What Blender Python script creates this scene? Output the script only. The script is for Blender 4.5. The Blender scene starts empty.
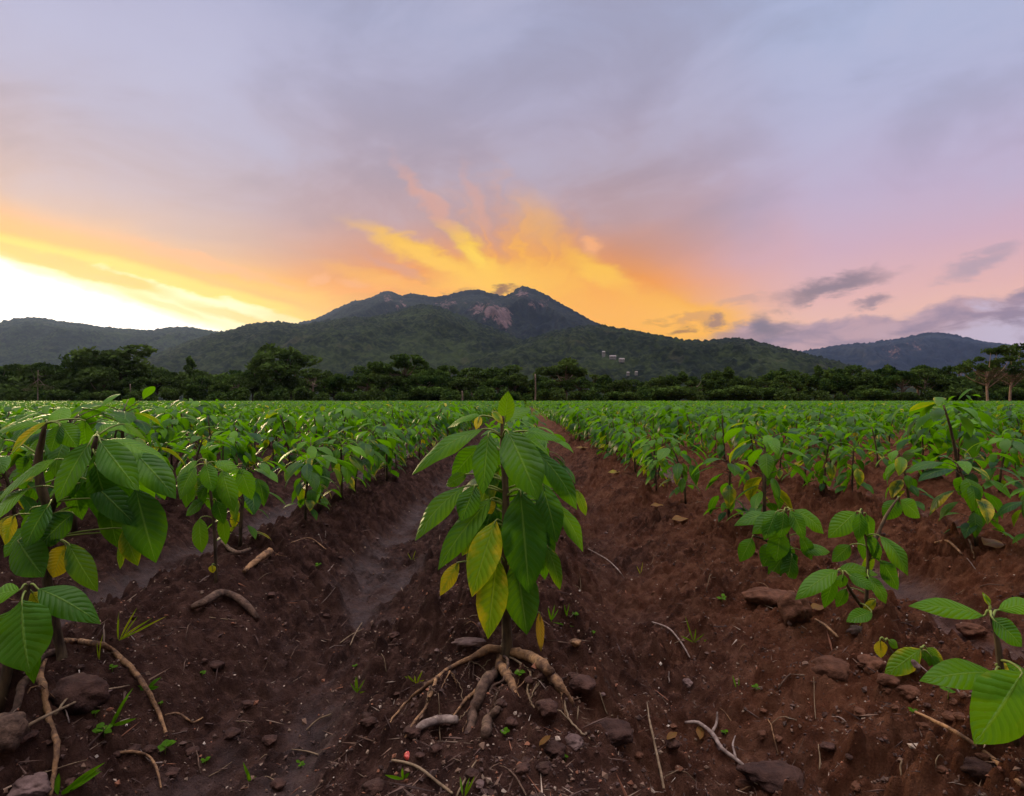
import bpy, math, random
import numpy as np
from mathutils import Vector, Matrix

# ------------------------------------------------------------------ camera, sky, sun, exposure
SC = bpy.context.scene
COL = SC.collection
FPX = 620.0
YAW = math.radians(0.92)
PITCH = math.radians(0.18)
CAM = Vector((0.0, 0.0, 0.62))
cd = bpy.data.cameras.new('camera')
cd.lens = 36.0 * FPX / 1024.0
cd.sensor_width = 36.0
cd.clip_start = 0.02
cd.clip_end = 60000.0
cam = bpy.data.objects.new('camera', cd)
COL.objects.link(cam)
cam.location = CAM
cam.rotation_euler = (math.radians(90) + PITCH, 0, YAW)
SC.camera = cam
SC.view_settings.view_transform = 'Standard'
SC.view_settings.look = 'None'
SC.view_settings.gamma = 1.0
SC.view_settings.exposure = 0.0
SC.cycles.max_bounces = 8
SC.cycles.diffuse_bounces = 3
SC.cycles.glossy_bounces = 2
SC.cycles.transmission_bounces = 4
SC.cycles.transparent_max_bounces = 6
SC.cycles.volume_bounces = 1
SC.cycles.use_denoising = True
SC.cycles.use_adaptive_sampling = True

CAMROT = Matrix.Rotation(YAW, 3, 'Z') @ Matrix.Rotation(math.radians(90) + PITCH, 3, 'X')


def ray(px, py):
    """world direction seen at a place of the photo (unit length)"""
    d = CAMROT @ Vector(((px - 512) / FPX, (398 - py) / FPX, -1.0))
    return d.normalized()


def at(px, py, Y):
    """point in the world at forward distance Y"""
    d = ray(px, py)
    return CAM + d * (Y / d.y)


def azel(px, py):
    d = ray(px, py)
    return math.degrees(math.atan2(d.x, d.y)), math.degrees(math.asin(d.z))


def lin(c):
    return tuple(((v / 255.0) / 12.92 if v <= 10 else (((v / 255.0) + 0.055) / 1.055) ** 2.4) for v in c)


SUN_AZ, SUN_EL = -38.0, 9.0


class NT:
    """small helper that writes node trees"""

    def __init__(s, tree):
        s.t = tree
        s.N = tree.nodes
        s.L = tree.links

    def node(s, typ, **kw):
        n = s.N.new(typ)
        for k, v in kw.items():
            setattr(n, k, v)
        return n

    def put(s, inp, v):
        if isinstance(v, E):
            s.L.new(v.s, inp)
        elif isinstance(v, bpy.types.NodeSocket):
            s.L.new(v, inp)
        elif isinstance(v, (tuple, list)) and len(v) == 3 and inp.type == 'RGBA':
            inp.default_value = (*v, 1.0)
        else:
            inp.default_value = v

    def m(s, op, a, b=None, c=None, clamp=False):
        n = s.node('ShaderNodeMath', operation=op, use_clamp=clamp)
        s.put(n.inputs[0], a)
        if b is not None: s.put(n.inputs[1], b)
        if c is not None: s.put(n.inputs[2], c)
        return E(s, n.outputs[0])

    def vec(s, x, y, z):
        n = s.node('ShaderNodeCombineXYZ')
        for i, v in enumerate((x, y, z)): s.put(n.inputs[i], v)
        return E(s, n.outputs[0])

    def sep(s, v):
        n = s.node('ShaderNodeSeparateXYZ')
        s.put(n.inputs[0], v)
        return [E(s, n.outputs[i]) for i in range(3)]

    def noise(s, v, scale, detail=2.0, rough=0.5, dist=0.0):
        n = s.node('ShaderNodeTexNoise')
        s.put(n.inputs['Vector'], v)
        n.inputs['Scale'].default_value = scale
        n.inputs['Detail'].default_value = detail
        n.inputs['Roughness'].default_value = rough
        n.inputs['Distortion'].default_value = dist
        return E(s, n.outputs['Fac'])

    def smooth(s, v, lo, hi):
        n = s.node('ShaderNodeMapRange', interpolation_type='SMOOTHSTEP')
        s.put(n.inputs['Value'], v)
        s.put(n.inputs['From Min'], lo)
        s.put(n.inputs['From Max'], hi)
        return E(s, n.outputs['Result'])

    def ramp(s, v, stops, interp='LINEAR'):
        n = s.node('ShaderNodeValToRGB')
        cr = n.color_ramp
        cr.interpolation = interp
        while len(cr.elements) > 1: cr.elements.remove(cr.elements[-1])
        cr.elements[0].position = stops[0][0]
        cr.elements[0].color = (*stops[0][1], 1)
        for p, c in stops[1:]:
            e = cr.elements.new(p)
            e.color = (*c, 1)
        s.put(n.inputs[0], v)
        return E(s, n.outputs[0])

    def mix(s, f, a, b, blend='MIX'):
        n = s.node('ShaderNodeMix', data_type='RGBA', blend_type=blend)
        n.clamp_factor = True
        s.put(n.inputs[0], f)
        s.put(n.inputs[6], a)
        s.put(n.inputs[7], b)
        return E(s, n.outputs[2])

    def attr(s, name, out='Fac'):
        n = s.node('ShaderNodeAttribute', attribute_name=name)
        return E(s, n.outputs[out])


class E:
    def __init__(s, nt, sock): s.n = nt; s.s = sock
    def __add__(s, o): return s.n.m('ADD', s, o)
    __radd__ = __add__
    def __sub__(s, o): return s.n.m('SUBTRACT', s, o)
    def __rsub__(s, o): return s.n.m('SUBTRACT', o, s)
    def __mul__(s, o): return s.n.m('MULTIPLY', s, o)
    __rmul__ = __mul__
    def __truediv__(s, o): return s.n.m('DIVIDE', s, o)
    def __rtruediv__(s, o): return s.n.m("DIVIDE", o, s)


def build_world():
    w = bpy.data.worlds.new('World')
    SC.world = w
    w.use_nodes = True
    w.node_tree.nodes.clear()
    T = NT(w.node_tree)
    tc = T.node('ShaderNodeTexCoord')
    x, y, z = T.sep(tc.outputs['Generated'])
    A = T.m('ARCTAN2', x, y) * 57.29578
    El = T.m('ARCSINE', T.m('MINIMUM', T.m('MAXIMUM', z, -1.0), 1.0)) * 57.29578
    P = T.vec(A * 0.01, El * 0.01, 0.0)
    # broad soft unevenness of the cloud deck
    n4 = T.noise(T.vec(A * 0.02, El * 0.05, 11.0), 14.0, 5.0, 0.6, 0.3)
    n5 = T.noise(T.vec(A * 0.02, El * 0.04, 17.0), 11.0, 5.0, 0.6, 0.3)
    n1 = T.noise(P, 6.0, 4.0, 0.5, 0.4)
    n2 = T.noise(T.vec(A * 0.012, El * 0.035, 3.0), 5.0, 5.0, 0.55, 0.6)
    Ew = El + (n1 - 0.5) * 3.5

    def col_ramp(e, stops):
        return T.ramp(e * (1 / 40.0), [(p / 40.0, lin(c)) for p, c in stops])
    # left: the white-hot glow under a slanting cloud edge
    El_l = Ew + (A + 38.0) * 0.09 + (n2 - 0.5) * 1.6
    CL = col_ramp(El_l, [(4, (255, 240, 190)), (9.6, (255, 234, 150)), (10.6, (255, 216, 92)), (11.6, (250, 190, 88)),
                         (12.8, (232, 178, 125)), (14.5, (210, 172, 152)), (17.5, (194, 168, 168)), (22, (184, 172, 188)),
                         (27, (184, 180, 204)), (34, (174, 174, 204))])
    CC = col_ramp(Ew, [(4, (255, 186, 16)), (7.5, (255, 178, 30)), (10.5, (246, 158, 58)), (13, (222, 150, 104)),
                       (16, (192, 154, 150)), (20, (178, 157, 168)), (25, (174, 166, 188)), (31, (168, 169, 196))])
    CR = col_ramp(Ew, [(2, (235, 200, 190)), (6, (240, 192, 172)), (8.5, (230, 183, 178)), (12, (212, 176, 190)),
                       (16, (196, 176, 200)), (22, (184, 182, 210)), (28, (176, 184, 214)), (34, (168, 178, 210))])
    base = T.mix(T.smooth(A + (n2 - 0.5) * 8, -29.0, -13.0), CL, CC)
    base = T.mix(T.smooth(A + (n1 - 0.5) * 8, 8.0, 27.0), base, CR)
    # darker, greyer soft bands high in the deck
    n3 = T.noise(T.vec(A * 0.010 + El * 0.008, El * 0.022 - A * 0.006, 7.0), 6.0, 5.0, 0.55, 0.5)
    base = T.mix(T.smooth(n3, 0.42, 0.70) * T.smooth(El, 10, 20) * 0.42, base, lin((192, 190, 214)))
    base = T.mix(T.smooth(n3, 0.56, 0.30) * T.smooth(El, 8, 18) * 0.30, base, lin((146, 138, 154)))

    # the glow at left: orange rim, saturated yellow, pale yellow, white core
    A4 = A + 40.0
    side = T.smooth(A, -14.5, -21.0)
    t2 = 11.7 - A4 * 0.10 - A4 * A4 * 0.0045 - El + (n2 - 0.5) * 1.8
    base = T.mix(T.smooth(t2, -2.6, 0.2) * side * 0.8, base, lin((255, 176, 92)))
    base = T.mix(T.smooth(t2, -0.45, 0.35) * side, base, lin((255, 208, 40)))
    base = T.mix(T.smooth(t2 + (n2 - 0.5) * 3.0 + (n4 - 0.5) * 1.5, 0.5, 1.3) * side * 0.85, base, lin((255, 246, 196)))
    edge = 9.7 - A4 * 0.30
    core = T.smooth(edge - El + (n2 - 0.5) * 1.8 + (n4 - 0.5) * 1.0, -0.5, 0.6) * T.smooth(A, -22.0, -27.0)
    # yellow-brown streak inside the glow

    wv = {}

    def blob(px, py, wx, wy, rot=0.0, warp=0.0):
        """soft patch of cloud at a direction of the sky"""
        if warp not in wv:
            wv[warp] = T.vec(A + (n5 - 0.5) * (warp * 2), El + (n4 - 0.5) * warp, 0.0)
        a0, e0 = azel(px, py)
        mp = T.node('ShaderNodeMapping', vector_type='TEXTURE')
        T.put(mp.inputs['Vector'], wv[warp])
        mp.inputs['Location'].default_value = (a0, e0, 0)
        mp.inputs['Rotation'].default_value = (0, 0, math.radians(rot))
        mp.inputs['Scale'].default_value = (wx / FPX * 57.3 * 1.75, wy / FPX * 57.3 * 1.75, 1)
        g_ = T.node('ShaderNodeTexGradient', gradient_type='SPHERICAL')
        T.L.new(mp.outputs[0], g_.inputs[0])
        return E(T, g_.outputs['Fac'])

    def soft(bl, lo, hi):
        q = lambda th: 1 - math.sqrt(-math.log(th)) / 1.75
        return T.smooth(bl, q(lo), q(hi))
    for (px, py, wx, wy, rot, k) in ((95, 273, 55, 7, -12, 0.9), (120, 281, 26, 4, -6, 0.8), (30, 256, 45, 6, -8, 0.75),
                                      (165, 305, 40, 4, -16, 0.5), (240, 318, 60, 5, -14, 0.6)):
        base = T.mix(soft(blob(px, py, wx, wy, rot, 1.0), 0.15, 0.8) * k * T.smooth(A, -12, -24), base, lin((250, 190, 52)))
    base = T.mix(core, base, (1.35, 1.25, 1.12))
    # pale pinkish wisps over the left hill
    for (px, py, wx, wy, rot, k) in ((322, 279, 12, 6, 25, 0.6), (355, 284, 18, 6, 0, 0.6), (392, 281, 22, 6, 5, 0.5),
                                      (200, 262, 60, 6, -14, 0.55), (250, 275, 70, 6, -13, 0.5)):
        base = T.mix(soft(blob(px, py, wx, wy, rot, 2.0), 0.2, 0.9) * k, base, lin((245, 176, 120)))

    # the fan of lit streaks behind the peaks
    a0, e0 = azel(512, 315)
    dA = A - a0
    dE = El - e0
    th = T.m('ARCTAN2', dA, dE)
    r = T.m('SQRT', dA * dA + dE * dE)
    lean = T.smooth(r, 0.0, 18.0) * 0.4
    rays = T.noise(T.vec(th * 1.0 + lean + (n5 - 0.5) * 0.9, r * 0.03, 2.0), 2.6, 3.0, 0.5, 0.5)
    rays2 = T.noise(T.vec(A * 0.02, El * 0.02, 23.0), 9.0, 4.0, 0.6, 0.6)
    reach = (8.0 + (rays - 0.5) * 12.0) * (1.0 - T.smooth(dA, 2.0, 16.0) * 0.45)
    fan = T.smooth(reach - r + (rays2 - 0.5) * 5, -5.0, 6.5)
    base = T.mix(fan * 0.75, base, lin((253, 168, 64)))
    hot = T.smooth(rays, 0.42, 0.68) * T.smooth(reach - r, -1.0, 6.0)
    base = T.mix(hot * 0.45, base, lin((255, 200, 40)))
    for (px, py, wx, wy, rot, k, c) in ((430, 258, 62, 8, -22, 0.9, (255, 198, 40)), (475, 255, 34, 9, -42, 1.0, (255, 208, 40)),
                                         (505, 282, 60, 16, 0, 0.9, (255, 196, 30)), (560, 290, 50, 16, -35, 0.55, (252, 180, 66)),
                                         (600, 272, 34, 9, -28, 0.9, (255, 196, 66)), (594, 245, 9, 8, 0, 0.9, (248, 178, 122)),
                                         (432, 205, 42, 6, -48, 0.5, (228, 164, 136)), (478, 205, 30, 6, -65, 0.4, (226, 164, 136)),
                                         (650, 318, 80, 16, -8, 0.8, (255, 182, 58)), (700, 322, 45, 14, 0, 0.5, (255, 190, 92))):
        base = T.mix(soft(blob(px, py, wx, wy, rot, 2.2), 0.05, 0.9) * k, base, lin(c))
    for (px, py, wx, wy, rot, k) in ((345, 312, 70, 12, 6, 0.6), (380, 280, 46, 7, -14, 0.4), (300, 296, 60, 6, -12, 0.45), (540, 225, 26, 16, -50, 0.35), (640, 296, 60, 10, -16, 0.4)):
        base = T.mix(soft(blob(px, py, wx, wy, rot, 2.2), 0.05, 0.95) * k, base, lin((255, 188, 60)))
    # mauve shadow wisps between the streaks
    for (px, py, wx, wy, rot, k) in ((400, 268, 40, 6, -20, 0.45), (370, 300, 60, 9, 10, 0.25)):
        base = T.mix(soft(blob(px, py, wx, wy, rot, 2.0), 0.2, 0.9) * k, base, lin((205, 150, 140)))
    # a cumulus bank low at right
    top = 6.7 + T.smooth(A, 28, 40) * 1.5 + (n4 - 0.5) * 2.0 + (T.noise(T.vec(A * 0.02, 0.0, 5.0), 9.0, 3.0, 0.5) - 0.5) * 2.6
    bank = T.smooth(top - El, -0.15, 0.5) * T.smooth(A + (n4 - 0.5) * 4, 17.5, 20.0)
    shade = T.noise(T.vec(A * 0.02, El * 0.05, 31.0), 12.0, 5.0, 0.55, 0.4)
    bcol = T.mix(T.smooth(shade, 0.36, 0.64), lin((146, 130, 150)), lin((190, 158, 166)))
    bcol = T.mix(T.smooth(shade + T.smooth(A, 30, 42) * 0.25 - T.smooth(El, 5, 8) * 0.2, 0.5, 0.7) * T.smooth(A, 28, 38), bcol, lin((196, 184, 204)))
    base = T.mix(bank * 0.92, base, bcol)
    # small dark clouds
    for (px, py, wx, wy, rot, k, c) in ((830, 286, 42, 8, 10, 0.95, (138, 122, 132)), (803, 296, 20, 6, 25, 0.7, (153, 131, 136)),
                                         (872, 304, 15, 5, 6, 0.9, (148, 129, 139)), (975, 266, 26, 7, 18, 0.6, (153, 146, 164)),
                                         (710, 323, 13, 6, 8, 0.85, (148, 118, 118)), (676, 331, 10, 4, 15, 0.8, (150, 108, 82)),
                                         (690, 319, 18, 4, 12, 0.5, (190, 140, 120)), (660, 324, 12, 3, 10, 0.4, (190, 135, 90)),
                                         (768, 327, 14, 12, 55, 0.95, (130, 118, 130)), (785, 330, 16, 5, 0, 0.7, (138, 122, 132)),
                                         (740, 300, 26, 4, 8, 0.5, (190, 155, 150)), (507, 290, 16, 4, 8, 0.85, (120, 78, 60)),
                                         (516, 287, 12, 3, 4, 0.6, (140, 92, 64)), (455, 296, 18, 3, 10, 0.5, (160, 110, 90)),
                                         (735, 335, 30, 5, 0, 0.75, (160, 135, 145))):
        base = T.mix(soft(blob(px, py, wx, wy, rot, 3.0), 0.12, 0.92) * (k * 0.92), base, lin(c))

    # the unseen sky overhead is brightened beyond the deck to light the foreground
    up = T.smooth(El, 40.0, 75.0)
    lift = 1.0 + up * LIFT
    lift = lift * (1.0 - 0.72 * (T.smooth(y, 0.25, -0.35) * T.smooth(El, 62.0, 40.0)))  # unseen low sky behind the viewer darkened for foreground contrast
    # radiance outside the haze: what the haze takes away and adds on the way is allowed for
    path = T.m('MINIMUM', 1190.0 / T.m('MAXIMUM', z, 0.01), 8700.0)
    tr = T.m('EXPONENT', path * -HAZE)
    gain = 1.0 / tr
    base_o = T.node('ShaderNodeVectorMath', operation='SCALE'); T.put(base_o.inputs[0], base); T.put(base_o.inputs['Scale'], gain)
    veil = T.node('ShaderNodeVectorMath', operation='SCALE'); veil.inputs[0].default_value = (0.26, 0.25, 0.34); T.put(veil.inputs['Scale'], gain - 1.0)
    sub = T.node('ShaderNodeVectorMath', operation='SUBTRACT'); T.L.new(base_o.outputs[0], sub.inputs[0]); T.L.new(veil.outputs[0], sub.inputs[1])
    mxv = T.node('ShaderNodeVectorMath', operation='MAXIMUM'); T.L.new(sub.outputs[0], mxv.inputs[0]); mxv.inputs[1].default_value = (0.01, 0.01, 0.01)
    hs = T.node('ShaderNodeHueSaturation'); hs.inputs['Saturation'].default_value = 1.04; T.L.new(mxv.outputs[0], hs.inputs['Color'])
    base = E(T, hs.outputs[0])
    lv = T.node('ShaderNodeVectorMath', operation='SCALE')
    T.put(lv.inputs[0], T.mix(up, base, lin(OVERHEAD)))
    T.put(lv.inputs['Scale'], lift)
    sky = T.node('ShaderNodeTexSky', sky_type='NISHITA')
    sky.sun_disc = False
    sky.sun_elevation = math.radians(SUN_EL)
    sky.sun_rotation = math.radians(SUN_AZ)
    sky.altitude = 300
    b1 = T.node('ShaderNodeBackground')
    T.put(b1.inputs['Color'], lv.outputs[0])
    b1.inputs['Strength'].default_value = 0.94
    b2 = T.node('ShaderNodeBackground')
    T.put(b2.inputs['Color'], sky.outputs[0])
    b2.inputs['Strength'].default_value = 0.006
    ad = T.node('ShaderNodeAddShader')
    T.L.new(b1.outputs[0], ad.inputs[0])
    T.L.new(b2.outputs[0], ad.inputs[1])
    out = T.node('ShaderNodeOutputWorld')
    T.L.new(ad.outputs[0], out.inputs['Surface'])


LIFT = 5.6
HAZE = 0.000026
OVERHEAD = (212, 204, 204)
build_world()

sd = bpy.data.lights.new('sun', 'SUN')
sd.energy = 3.2
sd.specular_factor = 0.4
sd.angle = math.radians(12)
sd.color = (1.0, 0.74, 0.42)
sun = bpy.data.objects.new('sun', sd)
COL.objects.link(sun)
_sv = Vector((math.sin(math.radians(SUN_AZ)) * math.cos(math.radians(SUN_EL)),
              math.cos(math.radians(SUN_AZ)) * math.cos(math.radians(SUN_EL)), math.sin(math.radians(SUN_EL))))
sun.rotation_euler = _sv.to_track_quat('Z', 'Y').to_euler()
sun.location = (-20, 20, 30)

RNG = np.random.default_rng(11)
R = random.Random(5)


# ------------------------------------------------------------------ helpers
def tag(o, label=None, cat=None, group=None, kind=None):
    if label: o['label'] = label
    if cat: o['category'] = cat
    if group: o['group'] = group
    if kind: o['kind'] = kind
    return o


def empty(name, loc=(0, 0, 0)):
    o = bpy.data.objects.new(name, None)
    COL.objects.link(o)
    o.location = loc
    o.empty_display_size = 0.1
    return o


def mesh_data(name, verts, quads, mat, attrs=None, smooth=True, tris=None):
    verts = np.asarray(verts, dtype=np.float32).reshape(-1, 3)
    quads = np.asarray(quads, dtype=np.int32).reshape(-1, 4) if quads is not None and len(quads) else np.zeros((0, 4), np.int32)
    tris = np.asarray(tris, dtype=np.int32).reshape(-1, 3) if tris is not None and len(tris) else np.zeros((0, 3), np.int32)
    me = bpy.data.meshes.new(name)
    me.vertices.add(len(verts))
    me.vertices.foreach_set('co', verts.ravel())
    nl = quads.size + tris.size
    me.loops.add(nl)
    me.loops.foreach_set('vertex_index', np.concatenate([quads.ravel(), tris.ravel()]))
    nf = len(quads) + len(tris)
    me.polygons.add(nf)
    ls = np.concatenate([np.arange(len(quads)) * 4, quads.size + np.arange(len(tris)) * 3]).astype(np.int32)
    me.polygons.foreach_set('loop_start', ls)
    me.polygons.foreach_set('use_smooth', np.full(nf, smooth))
    for k, a in (attrs or {}).items():
        a = np.asarray(a, dtype=np.float32)
        if a.ndim == 1:
            at_ = me.attributes.new(k, 'FLOAT', 'POINT')
            at_.data.foreach_set('value', a)
        else:
            at_ = me.attributes.new(k, 'FLOAT_VECTOR', 'POINT')
            at_.data.foreach_set('vector', a.ravel())
    me.update()
    me.validate()
    if mat: me.materials.append(mat)
    return me


def link(name, me, parent=None, loc=None):
    o = bpy.data.objects.new(name, me)
    COL.objects.link(o)
    if parent: o.parent = parent
    if loc is not None: o.location = loc
    return o


class Geo:
    """collects geometry that becomes one mesh"""

    def __init__(s):
        s.v = []; s.q = []; s.t = []; s.luv = []; s.tint = []; s.n = 0

    def add(s, v, q=None, luv=None, tint=(0, 0, 0), t=None):
        v = np.asarray(v, dtype=np.float32).reshape(-1, 3)
        s.v.append(v)
        if q is not None and len(q): s.q.append(np.asarray(q, np.int32).reshape(-1, 4) + s.n)
        if t is not None and len(t): s.t.append(np.asarray(t, np.int32).reshape(-1, 3) + s.n)
        s.luv.append(np.zeros_like(v) if luv is None else np.asarray(luv, np.float32).reshape(-1, 3))
        tt = np.asarray(tint, np.float32)
        s.tint.append(np.broadcast_to(tt, v.shape) if tt.ndim == 1 else tt)
        s.n += len(v)

    def data(s, name, mat, smooth=True):
        q = np.concatenate(s.q) if s.q else None
        t = np.concatenate(s.t) if s.t else None
        return mesh_data(name, np.concatenate(s.v), q, mat,
                         {'luv': np.concatenate(s.luv), 'tint': np.concatenate(s.tint)}, smooth, t)

    def build(s, name, mat, parent=None, smooth=True, loc=None):
        return link(name, s.data(name, mat, smooth), parent, loc)


def nrm(a):
    return a / np.maximum(np.linalg.norm(a, axis=-1, keepdims=True), 1e-9)


def grid_faces(nu, nv):
    i = np.arange(nu - 1)[:, None] * nv + np.arange(nv - 1)[None, :]
    return np.stack([i, i + nv, i + nv + 1, i + 1], -1).reshape(-1, 4)


WT = np.array([0, .04, .12, .25, .42, .6, .75, .87, .95, 1.0])
WW = np.array([.03, .16, .48, .82, 1.0, .93, .70, .40, .16, 0.0])


def leaves(P0, P1, NH, W, arch, fold=0.2, curl=0.0, wave=0.06, nu=10, nv=5, seed=0):
    """batch of leaf blades: arrays (N,...); returns verts, quads, luv"""
    P0 = np.atleast_2d(np.asarray(P0, float)); P1 = np.atleast_2d(np.asarray(P1, float)); NH = np.atleast_2d(np.asarray(NH, float))
    n = len(P0)
    W = np.broadcast_to(np.asarray(W, float), (n,)); arch = np.broadcast_to(np.asarray(arch, float), (n,))
    fold = np.broadcast_to(np.asarray(fold, float), (n,)); curl = np.broadcast_to(np.asarray(curl, float), (n,))
    rg = np.random.default_rng(seed)
    t = np.linspace(0, 1, nu)
    L = np.linalg.norm(P1 - P0, axis=1)
    NH = nrm(NH)
    C = (P0 + P1) / 2 + NH * (arch * L)[:, None]
    a, b, c = ((1 - t) ** 2)[None, :, None], (2 * t * (1 - t))[None, :, None], (t ** 2)[None, :, None]
    P = a * P0[:, None] + b * C[:, None] + c * P1[:, None]
    Tn = nrm((1 - t)[None, :, None] * (C - P0)[:, None] + t[None, :, None] * (P1 - C)[:, None])
    S = nrm(np.cross(Tn, NH[:, None]))
    N = np.cross(S, Tn)
    w = np.interp(t, WT, WW)[None, :] * W[:, None] * 0.5
    v = np.linspace(-1, 1, nv)
    ph = rg.uniform(0, 6.28, (n, 1, 1)); fr = rg.uniform(7, 12, (n, 1, 1))
    wv = wave * np.sin(fr * t[None, :, None] + ph + 1.5 * np.sign(v)[None, None, :]) * np.abs(v)[None, None, :] ** 2
    off = (fold[:, None, None] * np.abs(v)[None, None, :] - curl[:, None, None] * (v ** 2)[None, None, :] + wv) * w[:, :, None]
    V = P[:, :, None] + S[:, :, None] * (v[None, None, :] * w[:, :, None])[..., None] + N[:, :, None] * off[..., None]
    luv = np.zeros(V.shape)
    luv[..., 0] = t[None, :, None]; luv[..., 1] = v[None, None, :]; luv[..., 2] = rg.uniform(0, 1, (n, 1, 1))
    f = grid_faces(nu, nv)
    F = (f[None] + (np.arange(n) * nu * nv)[:, None, None]).reshape(-1, 4)
    return V.reshape(-1, 3), F, luv.reshape(-1, 3)


def tube(pts, rad, seg=7, knob=0.0, seed=0):
    pts = np.asarray([tuple(p) for p in pts], float)
    k = len(pts)
    rad = np.interp(np.linspace(0, 1, k), np.linspace(0, 1, len(rad)), rad) if len(rad) != k else np.asarray(rad, float)
    rg = np.random.default_rng(seed)
    T_ = nrm(np.gradient(pts, axis=0))
    ref = np.array([0.0, 0.0, 1.0]) if abs(T_[0, 2]) < 0.9 else np.array([1.0, 0, 0])
    S = nrm(np.cross(T_, ref)); B = np.cross(S, T_)
    a = np.linspace(0, 2 * np.pi, seg, endpoint=False)
    rr = rad[:, None] * (1 + knob * rg.uniform(-1, 1, (k, seg)))
    V = pts[:, None] + S[:, None] * (np.cos(a)[None, :] * rr)[..., None] + B[:, None] * (np.sin(a)[None, :] * rr)[..., None]
    i = np.arange(k - 1)[:, None] * seg; j = np.arange(seg)[None, :]; j2 = (j + 1) % seg
    q = np.stack([i + j, i + j2, i + seg + j2, i + seg + j], -1).reshape(-1, 4)
    V = np.concatenate([V.reshape(-1, 3), pts[:1], pts[-1:]])
    n0 = k * seg
    t = [(n0, (m + 1) % seg, m) for m in range(seg)] + [(n0 + 1, (k - 1) * seg + m, (k - 1) * seg + (m + 1) % seg) for m in range(seg)]
    luv = np.zeros_like(V)
    luv[:n0, 0] = np.repeat(np.linspace(0, 1, k), seg)
    return V, q, np.array(t), luv


def smooth_path(pts, n=14, jit=0.0, seed=0):
    """Catmull-Rom through the points"""
    p = np.asarray([tuple(q) for q in pts], float)
    p = np.concatenate([[2 * p[0] - p[1]], p, [2 * p[-1] - p[-2]]])
    out = []
    m = len(p) - 3
    for u in np.linspace(0, m - 1e-6, n):
        i = int(u); f = u - i
        a, b, c, d = p[i:i + 4]
        out.append(0.5 * ((2 * b) + (-a + c) * f + (2 * a - 5 * b + 4 * c - d) * f * f + (-a + 3 * b - 3 * c + d) * f ** 3))
    out = np.array(out)
    if jit: out += np.random.default_rng(seed).normal(0, jit, out.shape)
    return out


def hash2(ix, iy, seed):
    h = (ix.astype(np.int64) * 374761393 + iy.astype(np.int64) * 668265263 + seed * 974634777) & 0x7fffffff
    h = ((h ^ (h >> 13)) * 1274126177) & 0x7fffffff
    h = (h ^ (h >> 16))
    return (h & 0xffffff) / float(0x1000000)


def perlin(x, y, seed=0):
    x0 = np.floor(x); y0 = np.floor(y)
    fx = x - x0; fy = y - y0
    u = fx * fx * fx * (fx * (fx * 6 - 15) + 10); v = fy * fy * fy * (fy * (fy * 6 - 15) + 10)

    def g(dx, dy):
        a = hash2(x0 + dx, y0 + dy, seed) * 6.2831853
        return np.cos(a) * (fx - dx) + np.sin(a) * (fy - dy)
    return (1 - v) * ((1 - u) * g(0, 0) + u * g(1, 0)) + v * ((1 - u) * g(0, 1) + u * g(1, 1))


def fbm(x, y, seed=0, octv=4, gain=0.5):
    s = 0; a = 1.0; f = 1.0
    for i in range(octv):
        s = s + a * perlin(x * f, y * f, seed + i * 17)
        a *= gain; f *= 2.03
    return s


def ridged(x, y, seed=0, octv=4):
    s = 0; a = 1.0; f = 1.0
    for i in range(octv):
        s = s + a * (1 - 2 * np.abs(perlin(x * f, y * f, seed + i * 31)))
        a *= 0.5; f *= 2.1
    return s


def clods(x, y, cell, seed, density=0.6):
    """rounded lumps, one per jittered cell"""
    gx = x / cell; gy = y / cell
    cx = np.floor(gx); cy = np.floor(gy)
    best = np.zeros_like(gx)
    for dx in (-1, 0, 1):
        for dy in (-1, 0, 1):
            ix = cx + dx; iy = cy + dy
            px_ = ix + 0.5 + 0.7 * (hash2(ix, iy, seed) - 0.5); py_ = iy + 0.5 + 0.7 * (hash2(ix, iy, seed + 1) - 0.5)
            r = (0.22 + 0.42 * hash2(ix, iy, seed + 2)) * (hash2(ix, iy, seed + 3) < density)
            ang = hash2(ix, iy, seed + 4) * 3.14
            ex = (gx - px_) * np.cos(ang) + (gy - py_) * np.sin(ang); ey = -(gx - px_) * np.sin(ang) + (gy - py_) * np.cos(ang)
            d2 = (ex * ex + ey * ey * 1.7) / np.maximum(r * r, 1e-6)
            best = np.maximum(best, np.where(d2 < 1, np.sqrt(np.maximum(1 - d2, 0)) * r, 0))
    return best * cell


ROW0, ROWS = -0.045, 1.0


def sstep(x, a, b):
    t = np.clip((x - a) / (b - a), 0, 1)
    return t * t * (3 - 2 * t)


def soil_detail(x, y, wet):
    rough = (1 - 0.8 * wet)
    patch = sstep(fbm(x * 2.4, y * 2.4, 77, 2), -0.25, 0.3)
    h = (0.030 * fbm(x * 3.1, y * 2.6, 12, 3) * (1 - 0.55 * wet)
         + rough * 0.026 * fbm(x * 11, y * 9, 22, 3)
         + rough * 0.024 * np.maximum(ridged(x * 6.0, y * 4.6, 25, 3) - 0.45, -0.2)
         + (0.25 + 0.75 * rough) * 0.0060 * fbm(x * 45, y * 45, 32, 3, 0.55))
    h = h + rough * (0.6 + 0.7 * patch) * (clods(x, y, 0.105, 51, 0.34) * 0.8
                                           + clods(x + 3, y, 0.05, 61, 0.50) * 1.0
                                           + clods(x, y + 5, 0.024, 71, 0.7) * 1.25)
    return h


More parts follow.
